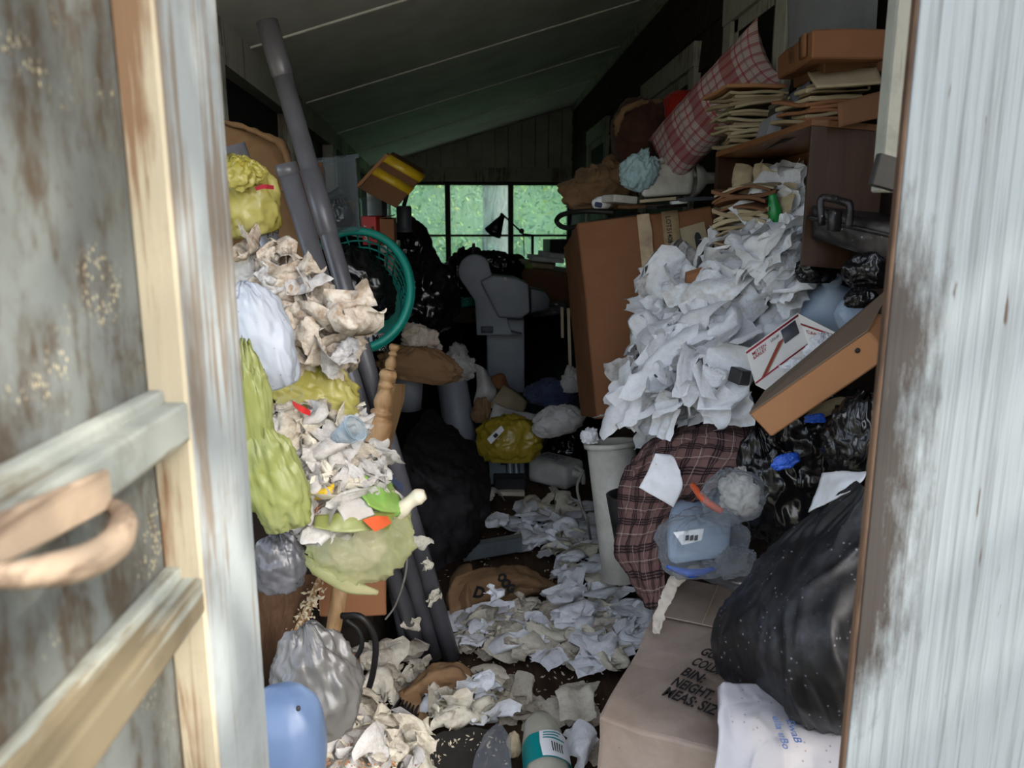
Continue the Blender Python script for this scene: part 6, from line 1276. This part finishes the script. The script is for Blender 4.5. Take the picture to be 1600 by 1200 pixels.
for i, (x, y, z, s, k, mt, lb_) in enumerate(((898, 1112, .05, .20, 2, PAPER_CREAM, 'large flat grey-cream napkin beside the stencilled carton'), (915, 1160, .06, .12, 5, PAPER, 'square white foam-like paper left of the stencilled carton'), (905, 1190, .07, .13, 9, PAPER, 'white cup-shaped paper at the bottom edge beside the carton'),
        (772, 937, .19, .09, 16, PAPER, 'white tissue lying on the big brown paper bag'), (790, 818, .03, .13, 1, PAPER_CREAM, 'flat cream sheet near the dark coat'), (775, 822, .06, .13, 20, PAPER, 'crumpled tissue standing in front of the dark coat'),
        (845, 800, .04, .17, 22, PAPER_CREAM, 'dull white towel behind the floor litter'), (892, 802, .05, .17, 24, PAPER_CREAM, 'dull white towel at the foot of the tall bin'), (885, 838, .05, .17, 18, PAPER, 'white crumpled towel before the tall bin'), (768, 778, .05, .12, 23, PAPER_DIRTY, 'grey crumpled wrapper beside the cream slat'), (870, 770, .02, .1, 6, PAPER_DIRTY, 'grey scrap on the bare floor below the white jug'))):
    scrap(PZ(x, y, z), (0, -.25, 1), s, 40*i, k, mt, lb_, None, 'napkin' if i in (0, 4) else 'paper_towel')
# tissues round the paper bag and the pipes
scatter(FR([(575, 1040, .06), (610, 1045, .06), (640, 1030, .06)], [(580, 1075, .06), (612, 1070, .06), (650, 1060, .08)], [(590, 1100, .05), (610, 1095, .05), (630, 1090, .05)]), 14, .10, .17, 321, [PAPER_CREAM, PAPER_DIRTY], 'stained tissues at the feet of the pipes', 'tissues at the feet of the pipes', CRUM, .4, 0, 'tissue')
scatter(FR([(680, 1095, .06), (715, 1095, .06), (755, 1080, .05)], [(680, 1120, .08), (720, 1122, .08), (765, 1110, .06)], [(690, 1140, .10), (730, 1132, .10), (775, 1130, .08)]), 18, .09, .15, 322, [PAPER_CREAM, PAPER], 'tissues spilling from the crumpled brown paper bag', 'tissues in the crumpled paper bag', CRUM, .4, 0, 'tissue')
scatter([[(508, 1150, 1.62), (560, 1135, 1.66), (640, 1170, 1.72)], [(505, 1180, 1.58), (570, 1165, 1.60), (650, 1190, 1.66)], [(500, 1215, 1.52), (570, 1210, 1.54), (650, 1220, 1.6)]], 34, .07, .14, 323, [PAPER_OLD, PAPER_CREAM, PAPER_OLD, PAPER_DIRTY], 'white tissues and scraps heaped at the bottom left', 'tissues at the bottom left', CRUM, .5, 0, 'tissue')
for i, (x, y, d, s) in enumerate(((655, 845, 2.3, .07), (679, 932, 2.4, .06), (668, 880, 2.36, .05), (647, 975, 2.42, .07))):
    scrap(P(x, y, d), (0, -1, .3), s, 50*i, 14+i, PAPER_CREAM, ('tissue scrap caught on the pipes level with the foam lump', 'tissue scrap stuck low on the rightmost pipe', 'tiny tissue scrap between two scraps on the pipes', 'tissue scrap at the end of the grey cable')[i], None, 'tissue')
n = 40; v, f = pnet([[(490, 1150, 1.66), (560, 1135, 1.7), (660, 1165, 1.76)], [(490, 1180, 1.62), (570, 1168, 1.64), (665, 1190, 1.7)], [(490, 1240, 1.5), (570, 1235, 1.52), (660, 1240, 1.58)]], n, n)
solo('tissue_mass', 'mass of wet tissue under the heap at the bottom left', 'tissue', (wrinkle(v, n, n, .02, 14, 71, .7, fine=.6), f), PAPER_CREAM, kind='stuff')
# tissue litter on the left pile
lit = [[(430, 655, 1.74), (490, 640, 1.80), (548, 655, 1.84)], [(425, 700, 1.66), (500, 690, 1.72), (570, 700, 1.80)], [(440, 745, 1.62), (510, 740, 1.66), (590, 745, 1.76)], [(470, 790, 1.58), (520, 790, 1.60), (580, 790, 1.68)], [(475, 830, 1.58), (505, 830, 1.58), (540, 815, 1.60)]]
n = 60; v, f = pnet(lit, n, n); nn_ = normals(v, n, n); v = v-nn_*np.sign((nn_*(CAM-v)).sum(1)).mean()*.03
solo('tissue_mass', 'mass of damp tissue in the middle of the left pile', 'tissue', (wrinkle(v, n, n, .025, 13, 72, .7, fine=.6), f), PAPER_CREAM, kind='stuff')
scatter(lit, 120, .045, .115, 331, [PAPER_OLD, PAPER_OLD, PAPER_OLD, PAPER_CREAM, PAPER_DIRTY], 'small crumpled tissues littering the left pile', 'tissues on the left pile', CRUM, .55, .0, 'tissue')
scatter([[(375, 400, 1.86), (410, 405, 1.88), (450, 435, 1.92)], [(392, 440, 1.82), (436, 452, 1.86), (480, 480, 1.88)], [(425, 480, 1.82), (465, 495, 1.84), (525, 515, 1.84)], [(455, 525, 1.80), (500, 535, 1.78), (552, 548, 1.80)], [(470, 560, 1.82), (500, 572, 1.82), (535, 572, 1.84)]], 26, .09, .17, 341, [DIRTY_CLOTH, DIRTY_CLOTH, DIRTY_CLOTH, GREY_CLOTH], 'stained cloths on the left pile', 'stained cloths on the left pile', CRUM, .6, .0, 'crumpled_cloth', 1.2)
# crumbs: peelings, flakes and scraps nobody could count
def crumbs(label, rows, n, s0, s1, seed, mat):
    r = np.random.default_rng(seed); nu = 40; v, f = net([[pq(p) for p in q] for q in rows], nu, nu); k = r.integers(0, len(v), n); c = v[k]+r.normal(size=(n, 3))*[.012, .012, .004]+[0, 0, .006]
    V, Fs = [], []
    for i in range(n):
        a = r.normal(size=3); a /= np.linalg.norm(a); b = np.cross(a, r.normal(size=3)); b /= np.linalg.norm(b); h = np.cross(a, b); s = r.uniform(s0, s1); m = len(V)*6
        V.append(np.array([c[i]-a*s, c[i]+b*s*.5, c[i]+a*s, c[i]-b*s*.5, c[i]+h*s*.3, c[i]-h*s*.3])); Fs += [(m, m+1, m+4), (m+1, m+2, m+4), (m+2, m+3, m+4), (m+3, m, m+4), (m+1, m, m+5), (m+2, m+1, m+5), (m+3, m+2, m+5), (m, m+3, m+5)]
    solo('litter_crumbs', label, 'litter', (np.vstack(V), Fs), mat, False, kind='stuff')
crumbs('tan peelings and crumbs sprinkled over the left pile', lit, 800, .003, .010, 1, CARD)
crumbs('pale scraps sprinkled over the left pile', lit, 350, .003, .008, 2, CRUMB)
crumbs('pale crumbs scattered over the floor', FR([(700, 800), (850, 790), (950, 830)], [(690, 960), (830, 950), (960, 960)], [(640, 1120), (800, 1100), (940, 1100)]), 500, .003, .010, 3, CRUMB)
crumbs('pale flakes stuck to the drawer edge', [[(500, 905, 1.88), (490, 930, 1.84), (480, 945, 1.82)], [(480, 950, 1.80), (468, 985, 1.76), (455, 1010, 1.72)]], 110, .004, .011, 4, CRUMB)
crumbs('pale crumbs on the dark mat', FR([(670, 1160, .115), (720, 1150, .115), (780, 1150, .115)], [(660, 1190, .10), (720, 1190, .10), (790, 1190, .10)]), 55, .003, .008, 5, CRUMB)
crumbs('tan crumbs on the bottom left tissues', [[(508, 1150, 1.58), (560, 1135, 1.62), (640, 1170, 1.68)], [(500, 1215, 1.48), (570, 1210, 1.5), (650, 1220, 1.56)]], 220, .004, .009, 6, CARD_TAN)
